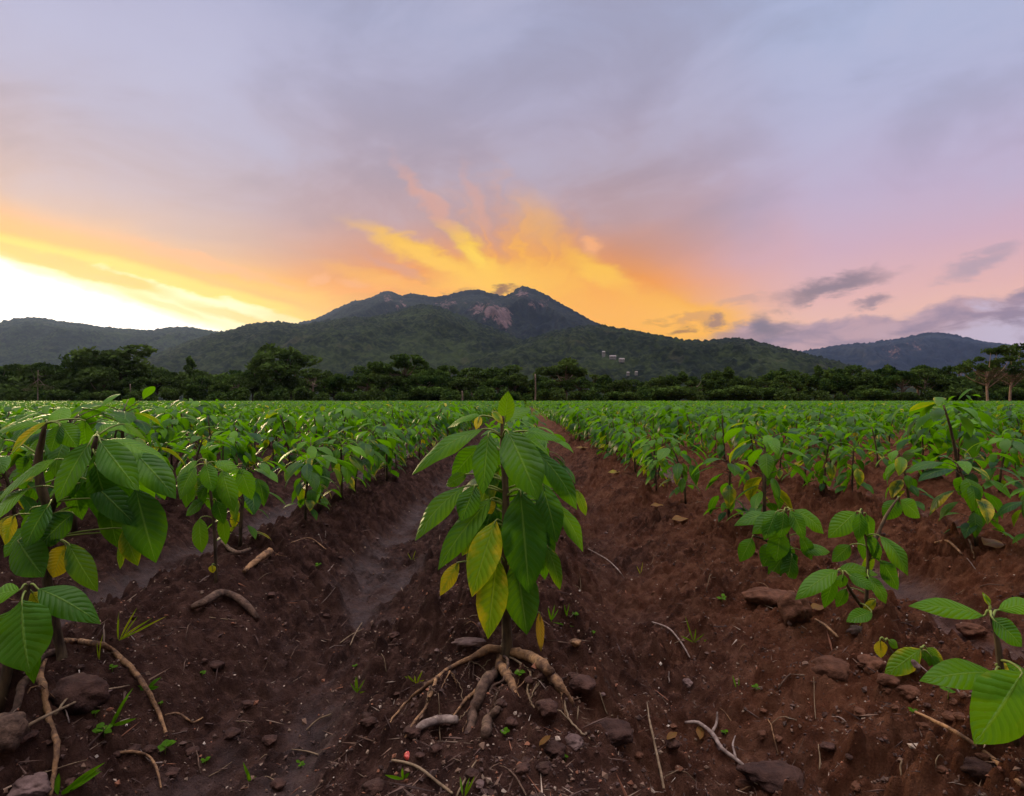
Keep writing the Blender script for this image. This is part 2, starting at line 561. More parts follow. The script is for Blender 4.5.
def ground_h(x, y, detail=True):
    x = np.asarray(x, float); y = np.asarray(y, float)
    field = sstep(-y, -112, -106) * sstep(np.abs(x), 160, 140)
    wob = 0.05 * perlin(y * 0.7, x * 0.3, 3) + 0.025 * perlin(y * 2.1, x * 0.8, 5)
    # the furrow beside the middle ridge lies a little further out at left
    xs = x + wob
    d = xs - ROW0
    d = np.where(d < 0, d * (1 - 0.10 * np.exp(-((d + 0.6) / 0.3) ** 2)), d * (1 + 0.14 * np.exp(-((d - 0.42) / 0.3) ** 2)))
    f = 0.5 - 0.5 * np.cos(2 * np.pi * d / ROWS)
    amp = 0.185 + 0.02 * perlin(y * 0.5, x * 0.5, 9)
    h = -amp * f ** 1.25 * field - 0.12 * (1 - field)
    flat = sstep(f, 0.66, 0.95)
    soft = sstep(fbm(x * 1.6 + 9, y * 0.8, 41, 3) + 0.4 * fbm(x * 8, y * 5, 43, 2), -0.25, 0.28)
    wet = flat * (0.08 + 0.92 * soft) * field * (1 - 0.8 * sstep(x, 0.1, 0.3) * sstep(-x, -1.0, -0.8))
    if detail:
        shp = h.shape
        h = h.ravel().copy(); xa, ya, wa = x.ravel(), y.ravel(), wet.ravel()
        near_all = sstep(-ya, -22, -9) * sstep(-np.abs(xa), -20, -10)
        ix = np.nonzero(near_all > 0)[0]
        h[ix] += soil_detail(xa[ix], ya[ix], wa[ix]) * near_all[ix]
        h = h.reshape(shp)
        # soil heaped at the foot of the tall plant, washed out in front of it
        h = h + 0.035 * np.exp(-(((x + 0.04) / 0.16) ** 2 + ((y - 1.52) / 0.13) ** 2)) \
              - 0.045 * np.exp(-(((x + 0.075) / 0.06) ** 2 + ((y - 1.385) / 0.05) ** 2)) \
              - 0.030 * np.exp(-(((x - 0.0) / 0.03) ** 2 + ((y - 1.39) / 0.04) ** 2))
    return h, wet


def hz(x, y):
    return float(ground_h(np.array([x]), np.array([y]))[0][0])


def on_ground(px, py):
    """point of the ground seen at a place of the photo"""
    d = ray(px, py)
    t = np.concatenate([np.linspace(0.5, 4, 300), np.linspace(4, 40, 500)])
    h, _ = ground_h(CAM.x + d.x * t, CAM.y + d.y * t, False)
    k = np.argmax(CAM.z + d.z * t < h - 0.02)
    t = np.linspace(max(t[k] * .86 - .12, .3), t[k] * 1.02, 260)
    x = CAM.x + d.x * t; y = CAM.y + d.y * t; z = CAM.z + d.z * t
    h, _ = ground_h(x, y)
    k = np.argmax(z < h)
    return Vector((x[k], y[k], h[k]))


# ------------------------------------------------------------------ materials
def new_mat(name):
    m = bpy.data.materials.new(name)
    m.use_nodes = True
    m.node_tree.nodes.clear()
    T = NT(m.node_tree)
    return m, T


def finish(T, shader):
    o = T.node('ShaderNodeOutputMaterial')
    T.L.new(shader, o.inputs['Surface'])


def principled(T, color, rough=0.7, spec=0.4, normal=None, **kw):
    p = T.node('ShaderNodeBsdfPrincipled')
    T.put(p.inputs['Base Color'], color)
    T.put(p.inputs['Roughness'], rough)
    T.put(p.inputs['Specular IOR Level'], spec)
    if normal is not None: T.put(p.inputs['Normal'], normal)
    for k, v in kw.items(): T.put(p.inputs[k], v)
    return p.outputs[0]


def bump(T, h, strength=0.5, dist=0.01, prev=None):
    b = T.node('ShaderNodeBump')
    b.inputs['Strength'].default_value = strength
    b.inputs['Distance'].default_value = dist
    T.put(b.inputs['Height'], h)
    if prev is not None: T.put(b.inputs['Normal'], prev)
    return b.outputs[0]


def mat_soil():
    m, T = new_mat('soil')
    pos = E(T, T.node('ShaderNodeNewGeometry').outputs['Position'])
    wet = T.attr('wet')
    a = T.noise(pos, 2.2, 4, 0.6)
    b = T.noise(pos, 16.0, 5, 0.65)
    c = T.noise(pos, 130.0, 3, 0.6)
    px, _, _ = T.sep(pos)
    red = T.smooth(px + (a - 0.5) * 1.4, -0.3, 1.2)
    base = T.mix(red, (0.046, 0.021, 0.016), (0.115, 0.038, 0.017))
    base = T.mix(T.smooth(b, 0.38, 0.72), base, T.mix(red, (0.105, 0.052, 0.038), (0.19, 0.080, 0.042)))
    base = T.mix(T.smooth(b * 0.6 + a * 0.4, 0.5, 0.34) * 0.6, base, (0.016, 0.008, 0.0065))
    base = T.mix(T.smooth(c, 0.62, 0.78) * 0.5, base, (0.20, 0.12, 0.085))
    base = T.mix(wet * 0.45, base, (0.055, 0.027, 0.024))
    cd_ = T.node('ShaderNodeNewGeometry').outputs['Position']
    ro = T.m('SUBTRACT', 0.92 + (c - 0.5) * 0.2, wet * 0.34)
    n = bump(T, T.noise(pos, 70.0, 6, 0.8), 1.0, 0.026)
    n = bump(T, T.noise(pos, 260.0, 3, 0.7), 1.0, 0.006, n)
    finish(T, principled(T, base, ro, 0.08 + wet * 0.35, n))
    return m


def mat_leaf(name='leaf', veins=True):
    m, T = new_mat(name)
    luv = T.attr('luv', 'Vector')
    tn = T.attr('tint', 'Vector')
    u, v, rnd = T.sep(luv)
    yel, lig, brn = T.sep(tn)
    pos = T.node('ShaderNodeTexCoord').outputs['Object']
    nz = T.noise(pos, 22.0, 3, 0.6)
    dark = T.mix(lig, (0.002, 0.043, 0.005), (0.115, 0.275, 0.001))
    col = T.mix(T.smooth(nz, 0.35, 0.75) * 0.30, dark, (0.035, 0.165, 0.002))
    # yellowing spreads in from the margin
    av = T.m('ABSOLUTE', v)
    ym = T.smooth(yel * 1.7 + av * 0.6 + (nz - 0.5) * 1.8 - 1.05, -0.2, 0.5) * T.smooth(yel, 0.02, 0.15)
    col = T.mix(ym, col, T.mix(T.smooth(nz, 0.4, 0.6), (0.36, 0.36, 0.01), (0.52, 0.38, 0.01)))
    bm = T.smooth(brn * 1.6 + (T.noise(pos, 40.0, 3, 0.6) - 0.5) * 1.2, 0.5, 1.0)
    col = T.mix(bm * T.smooth(brn, 0.02, 0.2), col, (0.22, 0.095, 0.025))
    normal = None
    if veins:
        ph = (u * 10.0 - av * 1.9 + (nz - 0.5) * 1.1 + T.m('SIGN', v) * 0.22 + rnd * 3.0)
        fr = T.m('FRACT', ph)
        tri = T.m('ABSOLUTE', fr - 0.5) * 2.0            # 1 on the vein, 0 between
        vein = T.smooth(tri, 0.82, 1.0) * T.smooth(av, 1.0, 0.75)
        mid = T.smooth(av, 0.075, 0.02)
        col = T.mix(T.m('MAXIMUM', mid * 0.45, vein * 0.13), col, (0.22, 0.36, 0.05))
        hgt = T.m('MULTIPLY', T.m('SINE', tri * 1.5708), -0.5) - mid * 0.5
        # quilted surface between the side veins
        normal = bump(T, hgt + nz * 0.3, 0.65, 0.003)
    sp = T.smooth(T.noise(pos, 170.0, 2, 0.5), 0.70, 0.76) * 0.7
    col = T.mix(sp, col, (0.10, 0.075, 0.02))
    p = principled(T, col, 0.42, 0.20, normal)
    tr = T.node('ShaderNodeBsdfTranslucent')
    T.put(tr.inputs['Color'], T.mix(0.5, col, T.mix(yel, (0.20, 0.52, 0.0), (0.66, 0.50, 0.01))))
    if normal is not None: T.put(tr.inputs['Normal'], normal)
    mx = T.node('ShaderNodeMixShader')
    mx.inputs[0].default_value = 0.42
    T.L.new(p, mx.inputs[1]); T.L.new(tr.outputs[0], mx.inputs[2])
    finish(T, mx.outputs[0])
    return m


def mat_simple(name, c1, c2, scale, rough=0.85, spec=0.25, bs=0.5, bd=0.01, bscale=None, stretch=(1, 1, 1), rnd=0.0):
    m, T = new_mat(name)
    tc = T.node('ShaderNodeTexCoord').outputs['Object']
    mp = T.node('ShaderNodeMapping')
    T.L.new(tc, mp.inputs['Vector'])
    mp.inputs['Scale'].default_value = stretch
    n = T.noise(mp.outputs[0], scale, 5, 0.6)
    col = T.mix(T.smooth(n, 0.33, 0.68), c1, c2)
    if rnd:
        oi = T.node('ShaderNodeObjectInfo').outputs['Random']
        col = T.mix(E(T, oi) * rnd, col, tuple(v * 0.35 for v in c1))
    nn = bump(T, T.noise(mp.outputs[0], bscale or scale * 2.2, 5, 0.65), bs, bd)
    finish(T, principled(T, col, rough, spec, nn))
    return m


def mat_tint(name, rough=0.85):
    """colour straight from the tint attribute (bits and pieces of different kinds)"""
    m, T = new_mat(name)
    finish(T, principled(T, T.attr('tint', 'Vector'), rough, 0.3))
    return m


def mat_tree():
    m, T = new_mat('tree_foliage')
    tn = T.attr('tint', 'Vector')
    yel, lig, brn = T.sep(tn)
    oi = E(T, T.node('ShaderNodeObjectInfo').outputs['Random'])
    c = T.mix(lig, (0.014, 0.036, 0.010), (0.085, 0.140, 0.026))
    c = T.mix(oi * 0.45, c, (0.085, 0.110, 0.030))
    c = T.mix(brn, c, (0.15, 0.105, 0.07))
    d = T.node('ShaderNodeBsdfDiffuse'); T.put(d.inputs['Color'], c)
    t = T.node('ShaderNodeBsdfTranslucent'); T.put(t.inputs['Color'], c)
    mx = T.node('ShaderNodeMixShader'); mx.inputs[0].default_value = 0.25
    T.L.new(d.outputs[0], mx.inputs[1]); T.L.new(t.outputs[0], mx.inputs[2])
    finish(T, mx.outputs[0])
    return m


def mat_hill(name, c_dark, c_light, scale, rock=None):
    m, T = new_mat(name)
    pos = T.node('ShaderNodeNewGeometry').outputs['Position']
    a = T.noise(pos, scale, 6, 0.7)
    b = T.noise(pos, scale * 0.10, 5, 0.6)
    f2 = T.noise(pos, scale * 2.3, 3, 0.6)
    col = T.mix(T.smooth(a * 0.6 + f2 * 0.4, 0.43, 0.60), c_dark, c_light)
    col = T.mix(T.smooth(b, 0.52, 0.68) * 0.5, col, tuple(v * 1.5 for v in c_light))
    col = T.mix(T.smooth(b, 0.50, 0.36) * 0.7, col, c_dark)
    col = T.mix(T.smooth(T.noise(pos, scale * 0.25, 3, 0.6), 0.62, 0.72) * 0.35, col, (0.06, 0.05, 0.03))
    if rock:
        rk = T.attr('rock')
        mp = T.node('ShaderNodeMapping'); T.L.new(pos, mp.inputs['Vector']); mp.inputs['Scale'].default_value = (1, 1, 0.25)
        rn = T.noise(mp.outputs[0], 0.028, 6, 0.75)
        rc = T.mix(T.smooth(rn, 0.38, 0.65), tuple(v * 0.45 for v in rock), rock)
        col = T.mix(T.smooth(rk + (rn - 0.5) * 2.6, 0.34, 0.70) * 0.9, col, rc)
    n = bump(T, a * 0.7 + f2 * 0.3, 0.9, 1.6 / scale * 0.10)
    finish(T, principled(T, col, 0.95, 0.1, n))
    return m


M = dict(
    soil=mat_soil(),
    leaf=mat_leaf(),
    leaf_far=mat_leaf('leaf_far', False),
    stem=mat_simple('green_brown_stem', (0.035, 0.020, 0.012), (0.12, 0.075, 0.035), 60, 0.8, 0.3, 0.6, 0.004, stretch=(1, 1, .25)),
    petiole=mat_simple('petiole_green', (0.14, 0.18, 0.03), (0.22, 0.26, 0.05), 20, 0.6, 0.3, 0.1, 0.002),
    root=mat_simple('root_bark', (0.075, 0.036, 0.020), (0.36, 0.19, 0.085), 38, 0.8, 0.3, 0.9, 0.006),
    root_dark=mat_simple('dark_root_bark', (0.055, 0.03, 0.02), (0.15, 0.085, 0.055), 55, 0.85, 0.25, 0.9, 0.006),
    straw=mat_simple('dry_straw', (0.12, 0.075, 0.042), (0.25, 0.17, 0.10), 50, 0.85, 0.25, 0.4, 0.003),
    pale=mat_simple('bleached_stick', (0.15, 0.10, 0.08), (0.30, 0.22, 0.18), 60, 0.85, 0.25, 0.6, 0.003),
    clod=mat_simple('soil_clod', (0.045, 0.021, 0.016), (0.10, 0.048, 0.034), 30, 0.92, 0.2, 0.9, 0.01, 70, rnd=0.5),
    clod_red=mat_simple('reddish_soil_clod', (0.085, 0.034, 0.018), (0.17, 0.07, 0.038), 30, 0.92, 0.2, 0.9, 0.01, 70, rnd=0.35),
    stone=mat_simple('grey_pink_stone', (0.08, 0.045, 0.038), (0.17, 0.105, 0.09), 26, 0.85, 0.25, 0.8, 0.006, 60),
    litter=mat_tint('litter_bits'),
    grass=mat_leaf('grass_blade', False),
    bark=mat_simple('tree_bark', (0.05, 0.038, 0.028), (0.12, 0.09, 0.065), 3, 0.9, 0.2, 0.6, 0.05, rnd=0.3),
    tan_bark=mat_simple('tan_tree_bark', (0.24, 0.15, 0.10), (0.42, 0.28, 0.20), 3, 0.9, 0.2, 0.5, 0.05),
    pale_bark=mat_simple('pale_tree_bark', (0.13, 0.09, 0.065), (0.27, 0.19, 0.14), 3, 0.9, 0.2, 0.5, 0.05),
    tree=mat_tree(),
)


# ------------------------------------------------------------------ the ground
def axis(fine0, fine1, step, lo, hi, g):
    mid = np.arange(fine0, fine1, step)
    out = [mid]
    a, s = mid[-1], step
    up = []
    while a < hi:
        s = min(s * g, 900); a += s; up.append(a)
    a, s = fine0, step
    dn = []
    while a > lo:
        s = min(s * g, 900); a -= s; dn.append(a)
    return np.concatenate([np.array(dn[::-1]), mid, np.array(up)])


def make_ground():
    xs = axis(-2.0, 2.0, 0.0058, -14000, 14000, 1.02)
    ys = axis(0.8, 3.2, 0.0060, -300, 14000, 1.010)
    X, Y = np.meshgrid(xs, ys, indexing='ij')
    Z, Wt = ground_h(X.ravel(), Y.ravel())
    V = np.stack([X.ravel(), Y.ravel(), Z], -1)
    far = np.maximum(np.abs(V[:, 0]) - 300, 0) + np.maximum(V[:, 1] - 300, 0)
    V[:, 2] -= far * 0.0005
    me = mesh_data('ground', V, grid_faces(len(xs), len(ys)), M['soil'], {'wet': Wt})
    # faces must look up
    o = link('ground', me)
    tag(o, kind='structure')
    return o


make_ground()


# ------------------------------------------------------------------ hills and mountains
def make_range(name, pts, D, W, step, mat, seed, canopy, spur, back=0.5, rock=None, p=1.1):
    pts = sorted(pts)
    wp = [at(px, py, D) for px, py in pts]
    X0, X1 = wp[0].x, wp[-1].x
    xs = np.arange(X0, X1, step)
    zr = np.interp(xs, [q.x for q in wp], [q.z for q in wp])
    k = np.ones(5) / 5
    zr = np.convolve(np.pad(zr, 2, 'edge'), k, 'valid')
    ny = int((W * (1 + back)) / (step * 1.3))
    sy = np.linspace(-back, 1.0, ny)             # 0 ridge, 1 foot on the near side
    X, S = np.meshgrid(xs, sy, indexing='ij')
    Zr = np.repeat(zr[:, None], ny, 1)
    s = np.abs(S) / np.where(S < 0, back, 1)
    Yw = D - S * W
    warp = spur * ridged(X / (W * 0.33) + 0.25 * S, Yw / (W * 0.9), seed, 4) - spur * 0.4
    mask = np.clip(s * 7, 0, 1) * np.clip((1 - s) * 2.2, 0, 1)
    g = np.clip(1 - s, 0, 1) ** p
    g = g + warp * mask * 0.8
    g = np.clip(g, -0.2, 1.02)
    Z = Zr * g
    cap = np.interp(X * D / np.maximum(Yw, 200), xs, zr) * (0.97 - 0.10 * np.clip(s, 0, 1)) * np.maximum(Yw, 200) / D
    Z = np.where((S > 0.02) & (Z > cap), cap + (Z - cap) * 0.12, Z)
    Z = np.where((S < -0.02) & (Z > Zr * .97), Zr * .97, Z)
    Z = Z + canopy * (fbm(X / (canopy * 2.2), Yw / (canopy * 2.2), seed + 5, 3, 0.75) * 1.3 + 0.1)
    Z = Z - (s > 0.985) * 10
    V = np.stack([X, Yw, Z], -1).reshape(-1, 3)
    at_ = {}
    if rock:
        rk = np.zeros(X.shape)
        for (px, py, wx, wz, amp) in rock:
            c = at(px, py, D)
            scale = D / FPX
            rk = np.maximum(rk, amp * np.exp(-(((X * D / Yw - c.x) / (wx * scale)) ** 2 + ((Z * D / Yw - c.z) / (wz * scale)) ** 2)) * (S > -0.1))
        at_['rock'] = rk.ravel()
    me = mesh_data(name, V, grid_faces(len(xs), ny)[:, ::-1], mat, at_)
    o = link(name, me)
    tag(o, kind='structure')
    return X, Yw, Z


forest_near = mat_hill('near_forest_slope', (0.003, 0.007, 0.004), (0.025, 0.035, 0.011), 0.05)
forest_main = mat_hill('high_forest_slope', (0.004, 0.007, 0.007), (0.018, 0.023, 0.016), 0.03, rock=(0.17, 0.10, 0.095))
forest_far = mat_hill('far_forest_slope', (0.006, 0.012, 0.016), (0.020, 0.028, 0.034), 0.012, rock=(0.22, 0.13, 0.11))  # bluish base colours carry part of the distance haze
LEFT = [(-420, 345), (-300, 335), (-200, 330), (-90, 332), (-40, 326), (0, 324), (14, 320), (30, 318), (46, 319), (60, 323), (84, 325), (110, 328),
        (135, 330), (152, 332), (170, 329), (190, 329), (210, 332), (240, 337), (290, 350), (340, 372), (380, 388)]
MAIN = [(120, 385), (190, 352), (240, 341), (280, 330), (318, 321), (332, 314), (345, 308), (358, 302), (370, 298), (380, 293), (389, 291), (397, 294),
        (404, 297), (412, 296), (424, 298), (434, 300), (445, 299), (452, 297), (459, 295), (470, 293), (482, 293), (492, 296),
        (502, 298), (512, 294), (523, 289), (533, 292), (548, 299), (560, 306), (575, 314), (592, 323), (615, 332), (650, 343), (700, 362), (760, 390)]
MID = [(90, 392), (130, 374), (165, 356), (190, 344), (212, 337), (228, 333), (250, 327), (262, 325), (276, 324), (290, 325), (303, 327), (320, 324),
       (345, 319), (370, 319), (395, 315), (408, 310), (420, 307), (436, 308), (452, 314), (470, 322), (500, 332), (530, 345), (570, 362), (620, 388)]
RIGHT = [(400, 396), (450, 372), (490, 352), (520, 343), (550, 334), (575, 329), (598, 327), (612, 329), (630, 332), (653, 336), (672, 340), (689, 342),
         (705, 343), (718, 341), (732, 339), (745, 341), (760, 344), (775, 348), (790, 352), (812, 359), (835, 366), (860, 374), (900, 386), (950, 397)]
FAR = [(640, 396), (700, 380), (740, 366), (770, 358), (795, 353), (815, 350), (840, 346), (862, 344), (882, 342), (900, 339), (915, 336), (925, 334), (936, 333),
       (948, 335), (962, 338), (978, 341), (992, 343), (1010, 346), (1030, 348), (1080, 352), (1150, 358), (1300, 366), (1450, 385)]
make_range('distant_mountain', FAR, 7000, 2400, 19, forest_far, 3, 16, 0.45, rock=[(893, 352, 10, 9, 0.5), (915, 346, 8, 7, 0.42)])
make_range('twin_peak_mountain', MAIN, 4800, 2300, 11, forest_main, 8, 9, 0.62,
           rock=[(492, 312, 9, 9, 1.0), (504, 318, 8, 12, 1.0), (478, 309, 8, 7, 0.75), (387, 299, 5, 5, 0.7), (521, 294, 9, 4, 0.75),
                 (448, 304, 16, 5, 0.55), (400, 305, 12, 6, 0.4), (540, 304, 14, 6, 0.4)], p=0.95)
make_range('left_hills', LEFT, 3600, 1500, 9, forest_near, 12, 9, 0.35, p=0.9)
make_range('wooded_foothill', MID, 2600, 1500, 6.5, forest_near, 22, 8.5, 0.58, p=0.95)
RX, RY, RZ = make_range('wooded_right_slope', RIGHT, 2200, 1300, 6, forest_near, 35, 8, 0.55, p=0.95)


def on_slope(px, py):
    """point of the right wooded slope seen at a place of the photo"""
    d = ray(px, py)
    sc = (RX * d.y / np.maximum(RY, 1) - d.x) ** 2 + (((RZ - CAM.z) / RY) * d.y - d.z) ** 2
    ok = (sc < sc.min() + 3e-5) & (RZ > 5) & (RY < 2150)
    k = np.unravel_index(np.argmin(np.where(ok, RY, 1e9)), sc.shape)
    return Vector((RX[k], RY[k], RZ[k]))


def box_geo(G, c, s, tint=(0, 0, 0)):
    x, y, z = c; a, b, h = s[0] / 2, s[1] / 2, s[2]
    V = [(x - a, y - b, z), (x + a, y - b, z), (x + a, y + b, z), (x - a, y + b, z), (x - a, y - b, z + h), (x + a, y - b, z + h), (x + a, y + b, z + h), (x - a, y + b, z + h)]
    G.add(V, [(0, 3, 2, 1), (4, 5, 6, 7), (0, 1, 5, 4), (1, 2, 6, 5), (2, 3, 7, 6), (3, 0, 4, 7)], tint=tint)


def hill_house(px, py, w, d, h, label, wallc, roofc):
    p = on_slope(px, py)
    r = empty('hillside_house', (p.x, p.y - 9, p.z + 0.8))
    tag(r, label, 'house', 'buildings scattered on the wooded slope')
    g = Geo(); box_geo(g, (0, 0, -3.5), (w, d, h + 3.5)); g.build('wall', wallc, r, False)
    g = Geo()
    V = [(-w * .55, -d * .6, h + .01), (w * .55, -d * .6, h + .01), (w * .55, d * .6, h + .01), (-w * .55, d * .6, h + .01), (-w * .5, 0, h + d * .35), (w * .5, 0, h + d * .35)]
    g.add(V, [(0, 1, 5, 4), (2, 3, 4, 5), (0, 3, 2, 1)], t=[(1, 2, 5), (3, 0, 4)])
    g.build('roof', roofc, r, False)
    for k in (-1, 1):
        g = Geo(); box_geo(g, (k * w * .25, -d / 2 - .03, h * .35), (w * .14, .08, h * .4)); g.build('window', M['bark'], r, False)
    return r


white_wall = mat_simple('white_house_wall', (0.22, 0.20, 0.18), (0.34, 0.31, 0.29), 0.6, 0.8)
grey_roof = mat_simple('grey_metal_roof', (0.16, 0.13, 0.12), (0.28, 0.23, 0.21), 0.8, 0.6)
hill_house(604, 353, 5, 6, 6, 'tall pale building on the wooded slope right of the peaks', white_wall, white_wall)
hill_house(612, 355, 11, 7, 1.6, 'long low pale house just right of the tall pale building', white_wall, grey_roof)
hill_house(620, 358, 9, 7, 1.6, 'low pale house at the right end of the hillside cluster', white_wall, grey_roof)
hill_house(627, 371, 4, 5, 1.5, 'small pale house low on the slope below the cluster', white_wall, grey_roof)
hill_house(636, 372, 4, 5, 1.5, 'small pale house lowest and farthest right on the slope', white_wall, grey_roof)


# ------------------------------------------------------------------ haze
def make_haze():
    g = Geo(); box_geo(g, (0, 4200, -12), (24000, 9000, 1200))
    m = bpy.data.materials.new('haze'); m.use_nodes = True; m.node_tree.nodes.clear()
    T = NT(m.node_tree)
    v = T.node('ShaderNodeVolumePrincipled')
    v.inputs['Color'].default_value = (0.42, 0.58, 1.0, 1)
    v.inputs['Density'].default_value = HAZE
    v.inputs['Anisotropy'].default_value = 0.6
    o = T.node('ShaderNodeOutputMaterial'); T.L.new(v.outputs[0], o.inputs['Volume'])
    h = g.build('haze', m, None, False)
    tag(h, kind='stuff')


make_haze()


# ------------------------------------------------------------------ trees at the edge of the field
def crown_data(name, lobes, n, size, seed, dead=0.0, loose=0.25):
    """leaf clumps through the volume of several uneven lobes; lobes = (x,y,z,rx,ry,rz)"""
    rg = np.random.default_rng(seed)
    lobes = np.array(lobes, float)
    vol = (lobes[:, 3] * lobes[:, 5]) ; pick = rg.choice(len(lobes), n, p=vol / vol.sum())
    d = nrm(rg.normal(size=(n, 3)))
    r = rg.uniform(0.35, 1.0, n) ** 0.5 * (1 + loose * rg.uniform(-.4, .6, n))
    L = lobes[pick]
    c = L[:, :3] + d * L[:, 3:] * r[:, None]
    # holes
    keep = perlin(c[:, 0] * .55 + seed, c[:, 2] * .55 + c[:, 1] * .4, seed) > -0.26
    c = c[keep]; d = d[keep]; n = len(c)
    a = nrm(rg.normal(size=(n, 3)) + d * 0.6); b = nrm(np.cross(a, rg.normal(size=(n, 3))))
    s = size * rg.uniform(.5, 1.25, (n, 1))
    a = nrm(np.cross(b, rg.normal(size=(n, 3))))
    V = np.stack([c - a * s, c - b * s * .55, c + a * s, c + b * s * .55], 1).reshape(-1, 3)
    q = np.arange(n * 4).reshape(-1, 4)
    lig = np.clip(perlin(c[:, 0] * .5, c[:, 2] * .5 + 7, seed + 3) * 1.2 + 0.45 + rg.uniform(-.2, .2, n), 0, 1)
    tint = np.stack([np.zeros(n), lig, np.full(n, dead) * rg.uniform(0.4, 1, n)], -1)
    return mesh_data(name, V, q, M['tree'], {'tint': np.repeat(tint, 4, 0)}, False)


def limbs_data(name, mat, h, r, targets, seed, lean=0.0):
    g = Geo(); rr = random.Random(seed)
    top = (lean * h, 0, h)
    v, q, t, l = tube(smooth_path([(0, 0, -.3), (lean * h * .3 + rr.uniform(-.1, .1), 0, h * .4), top], 8), [r * 1.25, r, r * .6], 7); g.add(v, q, l, t=t)
    for tx, ty, tz in targets:
        b = rr.uniform(.45, .95)
        st = (lean * h * b, 0, h * b)
        mid = (st[0] * .4 + tx * .6, ty * .5, st[2] * .5 + tz * .5 + rr.uniform(-.3, .2))
        v, q, t, l = tube(smooth_path([st, mid, (tx, ty, tz)], 6), [r * .55, r * .16], 5); g.add(v, q, l, t=t)
    return g.data(name, mat)


def tree_kind(kind, seed):
    """unit-ish tree about 8 m tall; returns crown and trunk data"""
    rr = random.Random(seed * 7 + 1)
    lobes = []
    if kind == 'round':
        for i in range(11):
            a = rr.uniform(0, 6.28); q = rr.uniform(0, 2.5)
            lobes.append((q * math.cos(a), q * math.sin(a), rr.uniform(3.0, 6.8), rr.uniform(1.0, 1.7), rr.uniform(1, 1.6), rr.uniform(.7, 1.2)))
        n, th = 3400, 4.6
    elif kind == 'flat':
        for i in range(12):
            a = rr.uniform(0, 6.28); q = rr.uniform(.5, 4.2)
            lobes.append((q * math.cos(a), q * math.sin(a), rr.uniform(5.2, 7.2) - q * .25, rr.uniform(1.1, 2.0), rr.uniform(1, 1.6), rr.uniform(.4, .7)))
        n, th = 3000, 5.0
    elif kind == 'tall':
        for i in range(9):
            a = rr.uniform(0, 6.28); q = rr.uniform(0, .9)
            lobes.append((q * math.cos(a), q * math.sin(a), 2.2 + i * .62, rr.uniform(.7, 1.2) * (1.15 - i * .07), 1, rr.uniform(.6, .9)))
        n, th = 2200, 5.5
    elif kind == 'bush':
        for i in range(7):
            a = rr.uniform(0, 6.28); q = rr.uniform(0, 2.2)
            lobes.append((q * math.cos(a), q * math.sin(a), rr.uniform(.7, 2.3), rr.uniform(1.0, 1.5), 1.2, rr.uniform(.7, 1.1)))
        n, th = 2000, 1.6
    else:                                            # spare: thin airy crown on pale limbs
        for i in range(9):
            a = rr.uniform(0, 6.28); q = rr.uniform(.6, 2.8)
            lobes.append((q * math.cos(a), q * math.sin(a), rr.uniform(3.6, 6.0), rr.uniform(.5, 1.0), .8, rr.uniform(.25, .5)))
        n, th = 800, 4.4
    cr = crown_data('crown', lobes, n, .30, seed, loose=.35)
    tk = limbs_data('trunk', M['pale_bark'] if kind == 'spare' or seed % 3 == 0 else M['bark'], th, .20 if kind != 'bush' else .1,
                    [l[:3] for l in lobes], seed, rr.uniform(-.12, .12))
    return cr, tk


KINDS = {k: [tree_kind(k, s) for s in ss] for k, ss in
         dict(round=(1, 2, 3, 4), flat=(5, 6, 9), tall=(7, 8), bush=(10, 11, 13), spare=(12, 15)).items()}
KLAB = dict(round='broad rounded dark tree', flat='wide flat-topped dark tree', tall='narrow upright dark tree', bush='low dense bush', spare='thin airy tree on pale limbs')


def plant_tree(kind, px, topy, wpx, Y, label=None, cat=None, group=None, var=None):
    k = R.randrange(len(KINDS[kind])) if var is None else var
    cr, tk = KINDS[kind][k]
    b = at(px, 400, Y)
    top = at(px, topy, Y).z + 0.12
    zmax = max(v.co.z for v in cr.vertices) if 'zm' not in cr else cr['zm']
    if 'zm' not in cr:
        cr['zm'] = zmax
        xs = sorted(v.co.x for v in cr.vertices); cr['xw'] = xs[int(len(xs) * .99)] - xs[int(len(xs) * .01)]
    sz = top / zmax * R.uniform(.97, 1.05)
    sx = (wpx / FPX * Y) / cr['xw'] if wpx else sz * R.uniform(.9, 1.2)
    r = empty('bush' if kind == 'bush' else 'tree', (b.x, Y, -.12))
    r.scale = (sx, sx, sz); r.rotation_euler.z = R.choice((0, math.pi)) + R.uniform(-.3, .3)
    link('crown', cr, r); link('trunk', tk, r)
    tag(r, label, cat or ('bush' if kind == 'bush' else 'tree'), group)
    return r


LAND = [(-400, 'the left edge'), (35, 'the bare white tree'), (118, 'the largest left tree'), (190, 'the narrow upright tree'), (282, 'the big round one'),
        (405, 'the wide flat tree'), (505, 'the central plant'), (566, 'the central flat tree'), (719, 'the small round tree'),
        (843, 'the blue mountain tree'), (921, 'the blue summit tree'), (990, 'the umbrella trees'), (1500, 'the right edge')]


def between(px):
    for (a, na), (b, nb) in zip(LAND, LAND[1:]):
        if a <= px < b: return f'between {na} and {nb}'


